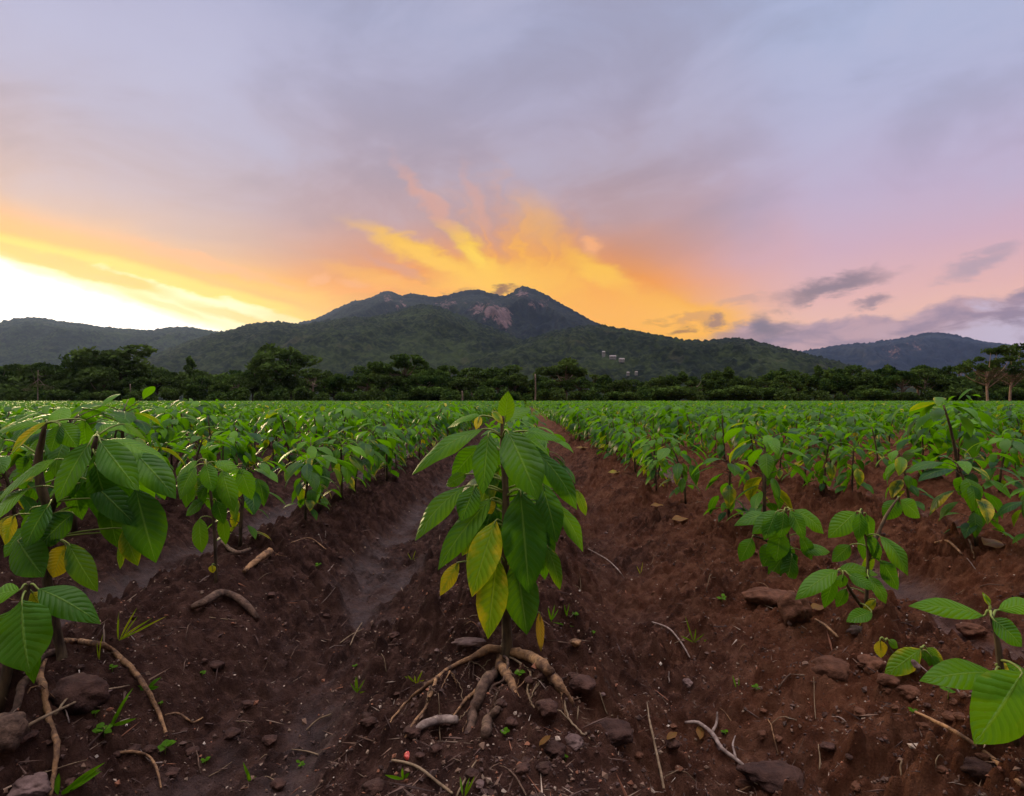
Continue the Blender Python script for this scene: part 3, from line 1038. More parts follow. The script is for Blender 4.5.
def tree_line():
    named = [
        ('round', 118, 344, 62, 124, 'largest broad rounded tree at the far left of the field edge', 0),
        ('round', 84, 353, 40, 126, 'rounded tree standing just left of the largest left-hand tree', 1),
        ('flat', 35, 362, 46, 122, 'flat-topped tree behind the bare white tree at far left', 0),
        ('tall', 190, 357, 15, 125, 'narrow upright tree between the largest left tree and the round one', 0),
        ('round', 282, 344, 56, 122, 'big round dark tree rising alone below the left shoulder of the peaks', 2),
        ('flat', 405, 354, 66, 124, 'wide flat-topped tree left of the tall central plant, above the hedge', 1),
        ('flat', 566, 357, 50, 123, 'flat-topped tree standing right of the central plant top', 2),
        ('round', 719, 367, 30, 122, 'small rounded dark tree between the central plant and the right mountain', 3),
        ('round', 843, 363, 34, 126, 'rounded tree rising above the hedge left of the blue mountain', 0),
        ('flat', 890, 364, 24, 125, 'small flat-topped tree directly below the blue mountain', 0),
        ('round', 921, 364, 22, 126, 'small rounded tree below the summit of the blue mountain', 1),
        ('spare', 314, 372, 22, 117, 'small pale-trunked tree right of the big round tree', 0),
    ]
    for k, px, ty, w, Y, lab, v in named:
        plant_tree(k, px, ty, w, Y, lab, group='trees along the far field edge', var=v)
    # the rest of the belt, in two depths
    def topline(px):
        return np.interp(px, [-200, 0, 60, 130, 200, 260, 330, 400, 470, 520, 600, 700, 800, 860, 940, 1040, 1250],
                         [368, 369, 371, 370, 374, 375, 373, 372, 373, 373, 379, 380, 373, 370, 370, 372, 370])
    for layer, (Y, dy, st) in enumerate(((134, -1, 15), (120, 4, 19))):
        px = -170
        while px < 1210:
            k = R.choices(['round', 'flat', 'tall', 'bush', 'spare'], [6, 3, 1, 1 if layer == 0 else 3, 0.5])[0]
            ty = topline(px) + dy - 2 + R.uniform(-6, 5) + (6 if k == 'bush' else 0)
            side = 'left of' if px < 505 else 'right of'
            plant_tree(k, px, ty, 0, Y + R.uniform(-4, 4),
                       (lambda t: t if len(t.split()) <= 16 else t.replace('the ', ''))(f'{KLAB[k]} {between(px)}' + (', behind' if layer == 0 else '')),
                       group=f'belt trees {between(px)}')
            px += st * R.uniform(.7, 1.3)
    px = -170
    while px < 1210:                                   # bushes closing the foot of the belt
        side = 'left of' if px < 505 else 'right of'
        plant_tree('bush', px, R.uniform(385, 392), 0, 114 + R.uniform(-2, 2),
                   f'low bush in front, {between(px)}', group=f'foot bushes {between(px)}')
        px += 17 * R.uniform(.7, 1.3)

    # bare white tree at far left
    b = at(38, 400, 112)
    r = empty('bare_tree', (b.x, b.y, -.1))
    s = 112 / FPX
    tk = limbs_data('trunk', M['pale_bark'], 6.2, .08, [(-1.8, 0, 2.6), (1.6, .3, 2.3), (-1, .2, 5.6), (1.0, 0, 5.0), (2.2, 0, 3.1), (-2.4, 0, 2.4)], 3)
    link('trunk', tk, r)
    link('crown', crown_data('crown', [(-2, 0, 2.6, .9, .5, .3), (1.9, 0, 2.9, .9, .5, .35), (0, 0, 3.3, .8, .5, .25)], 260, .2, 4, dead=.5), r)
    tag(r, 'bare white-trunked small tree with wispy side branches at far left of the field edge', 'tree', 'trees along the far field edge')

    # umbrella tree at far right with tan trunks
    for (px, Y, lean, sc, lab) in ((988, 92, -.05, 1.0, 'tall tan-trunked tree with layered umbrella crowns at the right edge'),
                                   (1010, 96, .08, 1.06, 'second umbrella-crowned tree rising behind the tan-trunked one at the right edge')):
        b = at(px, 400, Y)
        r = empty('umbrella_tree', (b.x, b.y, -.1)); r.scale = (sc, sc, sc)
        lobes = []
        rr = random.Random(int(px))
        for (x, z, w) in ((-3.4, 6.4, 1.2), (-1.9, 7.0, 1.0), (-0.6, 5.6, .9), (0.8, 8.4, 1.6), (2.4, 8.7, 1.5), (3.6, 7.4, 1.2), (1.4, 6.4, 1.1), (-2.8, 5.2, .9), (2.9, 5.6, 1.1)):
            for j in range(2):
                lobes.append((x + rr.uniform(-.7, .7), rr.uniform(-1.4, 1.4), z - .6 + rr.uniform(-.5, .5), w * .75, .8, .34))
        link('crown', crown_data('crown', lobes, 2300, .23, int(px) + 2, loose=.7), r)
        link('trunk', limbs_data('trunk', M['tan_bark'], 5.0, .15, [l[:3] for l in lobes[::2]] + [(-1.4, .2, 4.6), (1.6, .2, 5)], 21, lean), r)
        link('dry_twigs', crown_data('dry_twigs', [(-.6, 0, 4.2, 1.1, .8, 1.2), (1.0, 0, 4.4, 1.0, .8, 1.1)], 900, .16, 8, dead=1.0, loose=.6), r)
        tag(r, lab, 'tree', 'umbrella trees at the right edge')
    # pale snags / posts
    for (px, ty, w, Y, lab) in ((535, 374, .13, 112, 'pale bare trunk standing upright just right of the central plant top'),
                                (130 + 0, 384, .10, 113, 'thin pale bare trunk below the large left-hand tree'),
                                (462, 391, .16, 111, 'short pale stump trunk beside the little shed')):
        b = at(px, 400, Y); h = at(px, ty, Y).z
        g = Geo(); v, q, t, l = tube(smooth_path([(b.x, Y, -.2), (b.x + .1, Y, h * .5), (b.x + .02, Y, h)], 7), [w * 1.15, w * .8], 7, .1); g.add(v, q, l, t=t)
        o = g.build('tree_snag', M['pale_bark']); tag(o, lab, 'tree trunk')
    b = at(447, 400, 111)
    r = empty('shed', (b.x, b.y, -.1)); tag(r, 'tiny open shed with a pale sheet roof at the far field edge', 'shed')
    g = Geo(); box_geo(g, (0, 0, 0), (2.0, 1.6, .55)); g.build('wall', M['bark'], r, False)
    g = Geo(); box_geo(g, (0, 0, .553), (2.5, 2.1, .10)); g.build('roof', grey_roof, r, False)


tree_line()


# ------------------------------------------------------------------ crop plants
def gen_leafset(h, rr, n_nodes=6, L=.13, spread=1.0, azim0=0.0):
    """leaf list of one young plant: base, tip, facing, width, arch, fold, tint"""
    out = []
    lean = (rr.uniform(-.07, .07), rr.uniform(-.07, .07))
    stem = [(lean[0] * t * t * h * 2, lean[1] * t * t * h * 2, h * t) for t in (0, .3, .6, .85, 1)]
    for i in range(n_nodes):
        f = 1 - 0.80 * (1 - (i + rr.uniform(-.2, .2)) / (n_nodes - 1)) ** 1.35 if i < n_nodes - 1 else 1.0
        f = min(f, 1.0)
        z = h * f
        cx, cy = lean[0] * f * f * h * 2, lean[1] * f * f * h * 2
        a0 = azim0 + i * 1.57 + rr.uniform(-.35, .35)
        top = f > .85
        for s in range(3 if i == n_nodes - 1 else 2):
            if not top and rr.random() < .14: continue
            a = a0 + s * (2.1 if top else math.pi) + rr.uniform(-.3, .3)
            ll = L * rr.uniform(.75, 1.2) * (0.82 if f > .97 else 1.0) * (1.0 if f > .4 else .8)
            drop = rr.uniform(.35, .95) if top else rr.uniform(.7, 1.35) * (1 if f > .4 else .7)
            if i == n_nodes - 1 and s == 2: drop = -rr.uniform(.2, .9); ll *= .6
            d = Vector((math.cos(a), math.sin(a), 0))
            pl = h * rr.choice((.04, .08, .14, .20)) * (0.5 if f < .5 else 1.0) + .012
            p0 = Vector((cx, cy, z)) + d * pl + Vector((0, 0, pl * .5))
            p1 = p0 + d * ll * math.cos(drop) * spread + Vector((0, 0, -ll * math.sin(drop)))
            nh = Vector((d.x * .45 + rr.uniform(-.35, .35), d.y * .45 + rr.uniform(-.35, .35), .9))
            yel = 0.0
            if f < .6 and rr.random() < .16: yel = rr.uniform(.3, .6)
            elif rr.random() < .05: yel = rr.uniform(.2, .45)
            brn = rr.uniform(.3, .8) if (yel > .8 and rr.random() < .3) else 0
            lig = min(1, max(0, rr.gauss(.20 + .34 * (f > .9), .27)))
            out.append(dict(p0=p0, p1=p1, nh=nh, w=ll * rr.uniform(.34, .46), arch=rr.uniform(.2, .36), fold=rr.uniform(.05, .35),
                            curl=rr.uniform(.0, .35), tint=(yel, lig, brn), base=Vector((cx, cy, z - .004))))
    return stem, out


def leafset_geo(g, ls, nu, nv, seed, wave=.07):
    if not ls: return
    V, F, luv = leaves([l['p0'] for l in ls], [l['p1'] for l in ls], [l['nh'] for l in ls], [l['w'] for l in ls], [l['arch'] for l in ls],
                       [l['fold'] for l in ls], [l['curl'] for l in ls], wave, nu, nv, seed)
    g.add(V, F, luv, np.repeat(np.array([l['tint'] for l in ls]), nu * nv, 0))


def stem_geo(g, stem, r, petioles=(), seg=6):
    v, q, t, l = tube(smooth_path(stem, 9), [r * 1.25, r, r * .55], seg, .08); g.add(v, q, l, t=t)
    for b, p in petioles:
        m = (Vector(b) + Vector(p)) / 2 + Vector((0, 0, .003))
        v, q, t, l = tube([b, m, p], [r * .36, r * .26, r * .22], 4); g.add(v, q, l, t=t)


def leaf_color_name(t):
    if t[2] > .3: return 'browned'
    if t[0] > .6: return 'yellow'
    if t[0] > .3: return 'yellow-edged'
    return None


def detailed_plant(stem, ls, r, seed, petiole_mat=None):
    """data for a plant whose leaves are parts of their own"""
    g = Geo(); stem_geo(g, stem, r, [(l['base'], l['p0']) for l in ls])
    parts = [('stem', g.data('stem', M['stem']), None)]
    for i, l in enumerate(ls):
        g = Geo(); leafset_geo(g, [l], 16, 9, seed * 50 + i)
        nm = leaf_color_name(l['tint'])
        parts.append(('leaf', g.data('leaf', M['leaf']), f'{nm} hanging leaf' if nm else None))
    return parts


def place(parts, loc, rz=0, sc=1.0, name='crop_plant'):
    r = empty(name, loc); r.rotation_euler.z = rz; r.scale = (sc * 1.3, sc * 1.3, sc)
    for nm, me, lab in parts:
        o = link(nm, me, r)
        if lab: o['label'] = lab
    return r


def pix_leaf(Y, a, b, w, dz=0.0, tip=0.0, nh=None, arch=.15, fold=.2, curl=.1, tint=(0, .3, 0), base=None, stemx=None):
    """leaf from photo places, at forward distance Y+dz (foot) and Y+dz+tip (point); size in metres follows from the distance"""
    p0 = at(a[0], a[1], Y + dz); p1 = at(b[0], b[1], Y + dz + tip)
    return dict(p0=p0, p1=p1, nh=Vector(nh or (0, -1, .45)), w=w / FPX * (Y + dz), arch=arch, fold=fold, curl=curl, tint=tint,
                base=base or (p0 + Vector((stemx or 0, .0, 0))))


def hero_plant():
    b = on_ground(506, 656)
    Y = b.y
    S = lambda px, py, dz=0: at(px, py, Y + dz)
    root = empty('crop_plant', tuple(b))
    tag(root, 'tall young plant with long drooping leaves and exposed roots in the foreground centre', 'plant')
    off = Matrix.Translation(-b)
    tl = lambda v: Vector(v) - b
    stem_pts = [tl(S(505, 672)), tl(S(506, 655)), tl(S(507, 640)), tl(S(506, 600)), tl(S(505, 550)), tl(S(506, 500)), tl(S(503, 455)), tl(S(502, 428)), tl(S(503, 416))]
    g = Geo()
    v, q, t, l = tube(smooth_path(stem_pts, 26), [.024, .018, .0125, .0105, .0095, .0085, .0065, .0045, .003], 9, .12); g.add(v, q, l, t=t)
    g.build('stem', M['stem'], root)
    sx = lambda y: S(np.interp(y, [408, 425, 455, 500, 550, 600], [503, 502, 503, 506, 505, 506]), y)
    LV = [  # foot, tip, width px, depth of foot, depth change to tip, facing, arch, fold, curl, tint
        ((504, 424), (508, 391), 16, .01, .0, (0.3, -1, .1), .03, .25, .1, (.15, .75, 0)),
        ((481, 416), (447, 429), 15, .03, .06, (-.3, -.5, 1), .22, .1, .3, (.1, .85, 0)),
        ((483, 429), (412, 475), 22, .02, -.02, (-.3, -.75, .8), .20, .12, .3, (.08, .55, 0)),
        ((489, 432), (483, 495), 23, -.05, -.05, (-.25, -1, .3), .08, .25, .15, (0, .35, 0)),
        ((507, 430), (538, 500), 36, -.05, -.07, (.15, -1, .35), .12, .22, .2, (.03, .28, 0)),
        ((525, 431), (563, 441), 18, .02, .05, (.2, -.6, 1), .12, .15, .3, (0, .45, 0)),
        ((504, 423), (531, 408), 15, .05, .10, (.1, -.7, 1), .18, .2, .3, (.1, .6, 0)),
        ((537, 452), (577, 510), 24, .02, .0, (.55, -.9, .45), .18, .2, .3, (.02, .25, 0)),
        ((555, 503), (583, 552), 18, .03, -.01, (.6, -.8, .45), .16, .2, .2, (.08, .5, 0)),
        ((541, 482), (557, 543), 24, -.01, -.03, (.3, -1, .25), .1, .25, .2, (0, .12, 0)),
        ((520, 490), (529, 594), 40, -.05, -.05, (.08, -1, .25), .07, .22, .25, (0, .16, 0)),
        ((465, 486), (415, 541), 24, .02, -.02, (-.45, -.8, .6), .2, .15, .25, (.12, .6, 0)),
        ((492, 498), (438, 570), 25, .0, -.04, (-.35, -.9, .55), .16, .18, .25, (.06, .36, 0)),
        ((476, 485), (461, 522), 21, -.01, -.03, (-.2, -1, .3), .08, .25, .2, (0, .2, 0)),
        ((496, 520), (472, 597), 30, -.04, -.05, (-.25, -1, .35), .1, .15, .2, (.42, .8, 0)),
        ((497, 556), (488, 639), 28, -.04, -.05, (-.1, -1, .2), .07, .28, .15, (.43, .75, 0)),
        ((459, 562), (440, 596), 14, .02, -.01, (-.3, -1, .4), .1, .2, .2, (.6, .8, 0)),
        ((516, 560), (527, 635), 32, -.03, -.04, (.1, -1, .2), .06, .2, .25, (.05, .25, 0)),
        ((539, 612), (541, 652), 8, .0, -.01, (.3, -1, .1), .05, .5, .5, (.9, .5, .9)),
        ((546, 545), (560, 590), 15, .01, -.01, (.5, -1, .4), .14, .2, .2, (.2, .5, 0)),
        ((576, 490), (586, 516), 10, .05, .0, (.5, -1, .4), .1, .2, .2, (.3, .5, 0)),
        ((492, 412), (503, 424), 7, -.01, -.02, (0, -1, .5), .18, .3, .1, (.55, .95, 0)),
        ((480, 416), (476, 430), 7, -.01, -.02, (0, -1, .3), .05, .4, .1, (.6, .95, 0)),
        ((488, 474), (504, 506), 20, .05, .02, (0, -1, .3), .1, .2, .2, (0, .1, 0)),
        ((467, 474), (446, 486), 12, .06, .05, (-.2, -1, .2), .15, .2, .2, (.1, .5, 0)),
        ((490, 446), (500, 474), 24, .04, .02, (0, -1, .2), .1, .2, .2, (0, .05, 0)),
        ((518, 440), (530, 470), 26, .05, .05, (.2, -1, .3), .1, .2, .2, (0, .1, 0)),
        ((508, 470), (503, 540), 26, .06, .03, (.1, -1, .2), .1, .2, .2, (0, .1, 0)),
        ((535, 500), (545, 580), 28, .05, .03, (.2, -1, .2), .1, .2, .2, (0, .1, 0)),
        ((490, 508), (482, 552), 26, .05, .02, (-.2, -1, .2), .1, .2, .2, (.35, .25, 0)),
        ((485, 500), (492, 514), 14, .01, -.01, (0, -1, .3), .1, .2, .2, (.95, .9, 0)),
        ((480, 520), (462, 556), 17, .05, .03, (-.3, -1, .4), .1, .2, .2, (.3, .5, 0)),
        ((507, 540), (500, 600), 18, .05, .02, (-.1, -1, .2), .1, .2, .2, (.4, .2, .1)),
        ((520, 436), (552, 462), 20, .10, .08, (.3, -.8, .8), .2, .2, .2, (0, .3, 0)),
        ((480, 445), (452, 478), 20, .10, .04, (-.1, -1, .1), .2, .2, .2, (0, .3, 0)),
    ]
    rf = random.Random(3)
    for _ in range(12):
        x0 = rf.uniform(486, 526); y0 = rf.uniform(432, 560); sgn = 1 if x0 > 505 else -1
        LV.append(((x0, y0), (x0 + sgn * rf.uniform(4, 34), y0 + rf.uniform(34, 62)), rf.uniform(20, 30), rf.uniform(.03, .12), rf.uniform(-.01, .06),
                   (sgn * rf.uniform(0, .5), -1, rf.uniform(.2, .6)), .14, .2, .2, (rf.choice((0, 0, 0, .35)), rf.uniform(.05, .5), 0)))
    for i, (a, c, w, dz, tp, nh, ar, fo, cu, ti) in enumerate(LV):
        l = pix_leaf(Y, a, c, w * 1.13, dz, tp, nh, ar, fo, cu, ti)
        p0, p1 = tl(l['p0']), tl(l['p1'])
        l['p0'], l['p1'] = p0, p1
        g = Geo(); leafset_geo(g, [l], 26, 13, 900 + i, .11)
        o = g.build('leaf', M['leaf'], root)
        nm = leaf_color_name(ti)
        if nm: o['label'] = f'{nm} long hanging leaf'
        # its petiole reaches back to the stem
        ay = min(max(a[1] + 7, 412), 640)
        s0 = tl(sx(ay)) if ay < 600 else tl(S(506, ay))
        d = (p1 - p0).normalized()
        g = Geo(); v, q, t, lu = tube(smooth_path([s0, (s0 + p0) / 2 + Vector((0, 0, .006)), p0, p0 + d * .02], 8), [.0028, .0022, .0015], 5); g.add(v, q, lu, t=t)
        po = g.build('petiole', M['petiole'], o)
    # exposed roots
    def gp(px, py, up=.006):
        p = on_ground(px, py); return tl(p) + Vector((0, 0, up))
    c0 = tl(S(505, 656))
    roots = [
        ([tl(S(503, 650)), gp(490, 654, .014), gp(480, 658, .012), gp(469, 663, .012), gp(452, 671, .010), gp(435, 682, .008), gp(420, 693, .006), gp(407, 703, .005), gp(396, 715, .003), gp(386, 728, -.003)], [.010, .012, .0105, .0062, .005, .0045, .004, .0032, .0025, .0018], 'root', .10),
        ([gp(437, 681, .008), gp(432, 696, .008), gp(426, 711, .006), gp(412, 727, .005), gp(401, 742, -.003)], [.0042, .004, .0032, .0026, .0018], 'root', .10),
        ([tl(S(502, 655)), tl(S(500, 665, -.03)), gp(504, 677, .016), gp(512, 690, .010), gp(519, 700, -.006)], [.0125, .0135, .0125, .0105, .005], 'root', .12),
        ([tl(S(502, 658)), tl(S(496, 672, -.03)), gp(487, 688, .018), gp(479, 703, .012), gp(473, 718, .008), gp(469, 733, -.01)], [.013, .0145, .0145, .013, .0115, .008], 'root_dark', .14),
        ([gp(488, 690, .014), gp(473, 697, .010), gp(462, 706, .006), gp(452, 718, -.002)], [.006, .0048, .0036, .002], 'root', .1),
        ([tl(S(508, 652)), gp(519, 660, .018), gp(531, 664, .018), gp(543, 671, .016), gp(552, 681, .013), gp(561, 692, .008), gp(573, 702, -.006)], [.010, .0135, .0135, .013, .0125, .0115, .007], 'root', .10),
        ([gp(561, 693, .004), gp(565, 706, .004), gp(570, 722, .003), gp(584, 735, .003), gp(600, 745, -.002)], [.003, .0026, .0022, .0018, .0012], 'straw', .1),
        ([tl(S(507, 655)), gp(530, 676, .012), gp(528, 695, .008), gp(534, 708, .002)], [.003, .0028, .0024, .0018], 'straw', .1),
        ([tl(S(503, 655)), gp(508, 668, .012), gp(502, 685, .010), gp(490, 690, .006), gp(493, 712, -.002)], [.004, .0035, .003, .0025, .002], 'root_dark', .1),
    ]
    rh = random.Random(8)
    for j in range(26):
        x0, y0 = rh.choice([(470, 664), (450, 674), (430, 690), (500, 690), (478, 706), (520, 668), (545, 680), (560, 694), (505, 664), (490, 662)])
        dx, dy = rh.uniform(-22, 22), rh.uniform(8, 34)
        roots.append(([gp(x0, y0, .006), gp(x0 + dx * .5 + rh.uniform(-4, 4), y0 + dy * .5, .005), gp(x0 + dx, y0 + dy, -.002)], [.0016, .0011, .0006], rh.choice(['root_dark', 'root', 'straw']), .1))
    for i, (p, r, m, kn) in enumerate(roots):
        r = [v * .86 for v in r]; p = [p[0]] + [q - Vector((0, 0, .002)) for q in p[1:]]
        g = Geo(); v, q, t, l = tube(smooth_path(p, 26, .0009, i), r, 9, kn, i); g.add(v, q, l, t=t)
        g.build('root', M[m], root)
    return root


hero_plant()


def listed_plant(Y, base_px, LV, stems, label, r=.009, name='crop_plant', roots=(), fill=0):
    rf = random.Random(int(base_px[0]) + 5)
    LV = list(LV)
    for _ in range(fill):
        s = rf.choice(LV[:max(6, len(LV) - 4)])
        mx_, my_ = s[0]
        dx, dy = rf.uniform(-.5, .5) * s[2] * 1.2, rf.uniform(5, 28)
        ln = math.hypot(s[1][0] - s[0][0], s[1][1] - s[0][1]) * rf.uniform(.7, .95)
        an = rf.uniform(-.7, .7)
        LV.append(((mx_ + dx * .5, my_ + dy), (mx_ + dx * .5 + ln * math.sin(an), my_ + dy + ln * math.cos(an)), s[2] * rf.uniform(.75, 1), s[3] + rf.uniform(.03, .11), rf.uniform(-.02, .05),
                   (math.sin(an) * .5, -1, rf.uniform(.2, .6)), .14, .2, .2, (rf.choice((0, 0, 0, .3)), rf.uniform(.05, .5), 0)))
    b = on_ground(*base_px)
    Y = b.y
    root = empty(name, tuple(b)); tag(root, label, 'plant')
    tl = lambda v: Vector(v) - b
    g = Geo()
    sp = None
    for s in stems:
        p = smooth_path([tl(at(x, y, Y + dz)) for (x, y, dz) in s], 16)
        if sp is None: p = np.concatenate([[[0, 0, -.02]], p])
        sp = p if sp is None else np.concatenate([sp, p])
        v, q, t, l = tube(p, [r * 1.2, r, r * .55], 8, .1); g.add(v, q, l, t=t)
    g.build('stem', M['stem'], root)
    for i, (a, c, w, dz, tp, nh, ar, fo, cu, ti) in enumerate(LV):
        l = pix_leaf(Y, a, c, w, dz, tp, nh, ar, fo, cu, ti)
        l['p0'], l['p1'] = tl(l['p0']), tl(l['p1'])
        g = Geo(); leafset_geo(g, [l], 24, 11, int(base_px[0]) * 7 + i, .10)
        o = g.build('leaf', M['leaf'], root)
        nm = leaf_color_name(ti)
        if nm: o['label'] = f'{nm} leaf'
        p0 = np.array(l['p0'])
        k = np.argmin(((sp - p0) ** 2).sum(1) + (sp[:, 2] > p0[2] + .01) * .01)
        d = (l['p1'] - l['p0']).normalized()
        g = Geo(); v, q, t, lu = tube(smooth_path([sp[k], (sp[k] + p0) / 2 + np.array([0, 0, .006]), p0, p0 + np.array(d) * .02], 8), [.0024, .0018, .0013], 5); g.add(v, q, lu, t=t)
        g.build('petiole', M['petiole'], o)
    for i, (p, rr_, m) in enumerate(roots):
        pts = [tl(on_ground(x, y)) + Vector((0, 0, u)) for (x, y, u) in p]
        g = Geo(); v, q, t, l = tube(smooth_path(pts, 24, .001, i), rr_, 8, .12, i); g.add(v, q, l, t=t)
        g.build('root', M[m], root)
    return root


# the big plant at the left edge
listed_plant(1.42, (62, 668), [
    ((100, 441), (139, 491), 32, -.05, -.05, (.2, -1, .55), .13, .2, .15, (0, .30, 0)),
    ((90, 442), (57, 503), 32, -.07, -.04, (-.1, -1, .5), .1, .2, .15, (0, .36, 0)),
    ((104, 440), (170, 468), 26, .02, -.01, (.25, -.55, 1), .22, .1, .35, (.08, .75, 0)),
    ((134, 452), (176, 499), 30, .0, -.03, (.5, -.9, .5), .16, .2, .25, (0, .28, 0)),
    ((92, 482), (138, 527), 28, .0, -.03, (.3, -1, .5), .14, .2, .2, (0, .14, 0)),
    ((136, 488), (156, 563), 40, .0, -.03, (.35, -1, .35), .12, .2, .25, (0, .18, 0)),
    ((60, 425), (51, 452), 20, .0, -.01, (0, -1, .3), .08, .2, .2, (0, .10, 0)),
    ((60, 423), (78, 448), 22, .02, -.01, (.2, -1, .5), .1, .2, .2, (0, .3, 0)),
    ((43, 424), (-12, 438), 18, .03, .02, (-.2, -.6, 1), .18, .15, .3, (.05, .75, 0)),
    ((47, 422), (10, 456), 13, -.02, -.02, (-.2, -.9, .7), .12, .4, .1, (.62, .9, 0)),
    ((57, 459), (-4, 503), 25, -.02, -.03, (-.3, -.7, .8), .16, .15, .25, (.12, .8, 0)),
    ((30, 488), (-16, 530), 30, -.05, -.02, (-.3, -.7, .9), .16, .15, .2, (.15, .9, 0)),
    ((50, 503), (25, 549), 32, -.06, -.03, (-.2, -1, .4), .1, .2, .2, (0, .14, 0)),
    ((74, 513), (40, 547), 30, .0, .0, (-.1, -1, .3), .12, .2, .2, (0, .05, 0)),
    ((18, 540), (44, 577), 38, -.04, -.03, (.1, -1, .4), .12, .2, .2, (0, .2, 0)),
    ((66, 545), (53, 578), 30, -.01, -.01, (-.1, -1, .2), .08, .2, .2, (.78, .5, .35)),
    ((68, 543), (98, 592), 24, -.03, -.02, (.3, -1, .4), .14, .25, .2, (.15, .18, 0)),
    ((124, 528), (138, 566), 20, .02, -.01, (.3, -1, .3), .1, .2, .2, (.35, .55, 0)),
    ((98, 433), (124, 424), 17, .04, .06, (.1, -.7, 1), .2, .2, .3, (.1, .7, 0)),
    ((123, 424), (146, 440), 16, .06, .05, (.3, -.6, 1), .2, .2, .3, (.1, .8, 0)),
    ((84, 420), (88, 450), 22, .05, .03, (0, -1, .3), .1, .2, .2, (0, .35, 0)),
    ((72, 470), (82, 520), 30, .05, .03, (0, -1, .3), .1, .2, .2, (0, .05, 0)),
    ((100, 470), (110, 530), 34, .05, .03, (.1, -1, .3), .1, .2, .2, (0, .05, 0)),
    ((30, 455), (20, 490), 26, .06, .03, (-.1, -1, .3), .1, .2, .2, (0, .15, 0)),
    ((15, 515), (5, 545), 18, .0, .0, (-.1, -1, .3), .1, .2, .2, (.6, .8, 0)),
    ((108, 500), (118, 548), 26, .04, .02, (.2, -1, .3), .1, .2, .2, (.1, .1, 0)),
    ((150, 455), (165, 500), 22, .07, .03, (.5, -1, .4), .14, .2, .2, (0, .3, 0)),
    ((6, 440), (-20, 470), 26, .06, .03, (-.3, -1, .5), .12, .2, .2, (0, .25, 0)),
], [[(62, 655, .02), (52, 610, .01), (46, 560, .01), (50, 510, .02), (70, 478, .01), (90, 455, .0), (97, 436, .0)], [(50, 515, .02), (38, 470, .02), (45, 424, .01)]],
    'big bushy plant with large glossy leaves at the left edge of the photo', .009, fill=16,
    roots=[([(60, 652, .02), (78, 648, .016), (97, 651, .016), (112, 657, .014), (126, 668, .012), (138, 682, .010), (147, 697, .010), (156, 710, .008), (162, 724, .006), (169, 748, -.004)], [.007, .007, .0068, .0062, .006, .006, .0055, .005, .0042, .003], 'root'),
           ([(45, 665, .01), (40, 680, .01), (44, 693, .01), (46, 710, .012), (48, 722, .012), (54, 740, .012), (57, 757, .010), (54, 780, .008), (49, 800, .004)], [.004, .007, .0072, .0062, .0058, .0055, .005, .004, .003], 'root'),
           ([(62, 655, .01), (40, 665, .015), (24, 690, .01), (14, 712, -.01)], [.009, .010, .008, .005], 'root_dark')])

# a lower plant cut by the left edge
listed_plant(1.20, (2, 700), [
    ((38, 589), (101, 624), 32, .0, .0, (.1, -.7, .9), .22, .15, .25, (.04, .30, 0)),
    ((22, 600), (30, 673), 60, -.03, -.05, (.05, -1, .3), .08, .14, .12, (.05, .38, 0)),
    ((20, 590), (-22, 604), 26, -.02, .0, (-.2, -.7, .9), .15, .15, .2, (.1, .85, 0)),
    ((32, 592), (46, 612), 22, .02, .01, (.1, -1, .3), .1, .2, .2, (.8, .6, .2)),
    ((12, 610), (-12, 664), 34, .0, -.02, (-.1, -1, .3), .1, .2, .2, (.1, .6, 0)),
    ((30, 604), (34, 684), 26, .03, .0, (.1, -1, .3), .1, .2, .2, (0, .25, 0)),
], [[(2, 695, .0), (14, 640, .0), (24, 600, .0), (29, 582, .0)]], 'low plant with one big round-bladed leaf, cut by the left edge below the bushy plant', .008, fill=2)

# leaves reaching in at the lower right
listed_plant(1.16, (1016, 735), [
    ((984, 616), (908, 606), 22, .0, .0, (-.1, -.75, .9), .16, .15, .25, (.08, .70, 0)),
    ((994, 673), (919, 681), 30, -.02, -.02, (-.1, -.8, .85), .18, .16, .2, (.08, .62, 0)),
    ((1022, 672), (974, 744), 56, -.05, -.05, (-.1, -1, .45), .08, .14, .15, (.12, .75, 0)),
    ((992, 618), (1022, 647), 26, -.03, -.02, (.1, -1, .6), .12, .2, .2, (0, .35, 0)),
    ((998, 610), (1042, 606), 20, .02, .03, (.1, -.8, 1), .16, .2, .3, (.1, .85, 0)),
    ((1003, 664), (1040, 690), 20, .02, .0, (.2, -.9, .8), .12, .2, .2, (.05, .5, 0)),
    ((996, 666), (1010, 672), 13, .0, .0, (0, -1, .5), .1, .2, .2, (.7, .9, 0)),
    ((990, 606), (982, 592), 6, .0, .01, (0, -1, .3), .1, .3, .1, (.3, .95, 0)),
], [[(1013, 728, .0), (1003, 690, .0), (1001, 672, .0), (997, 640, .0), (990, 612, .0)]], 'light green plant cut by the lower right edge, its largest leaf hanging low', .0055)

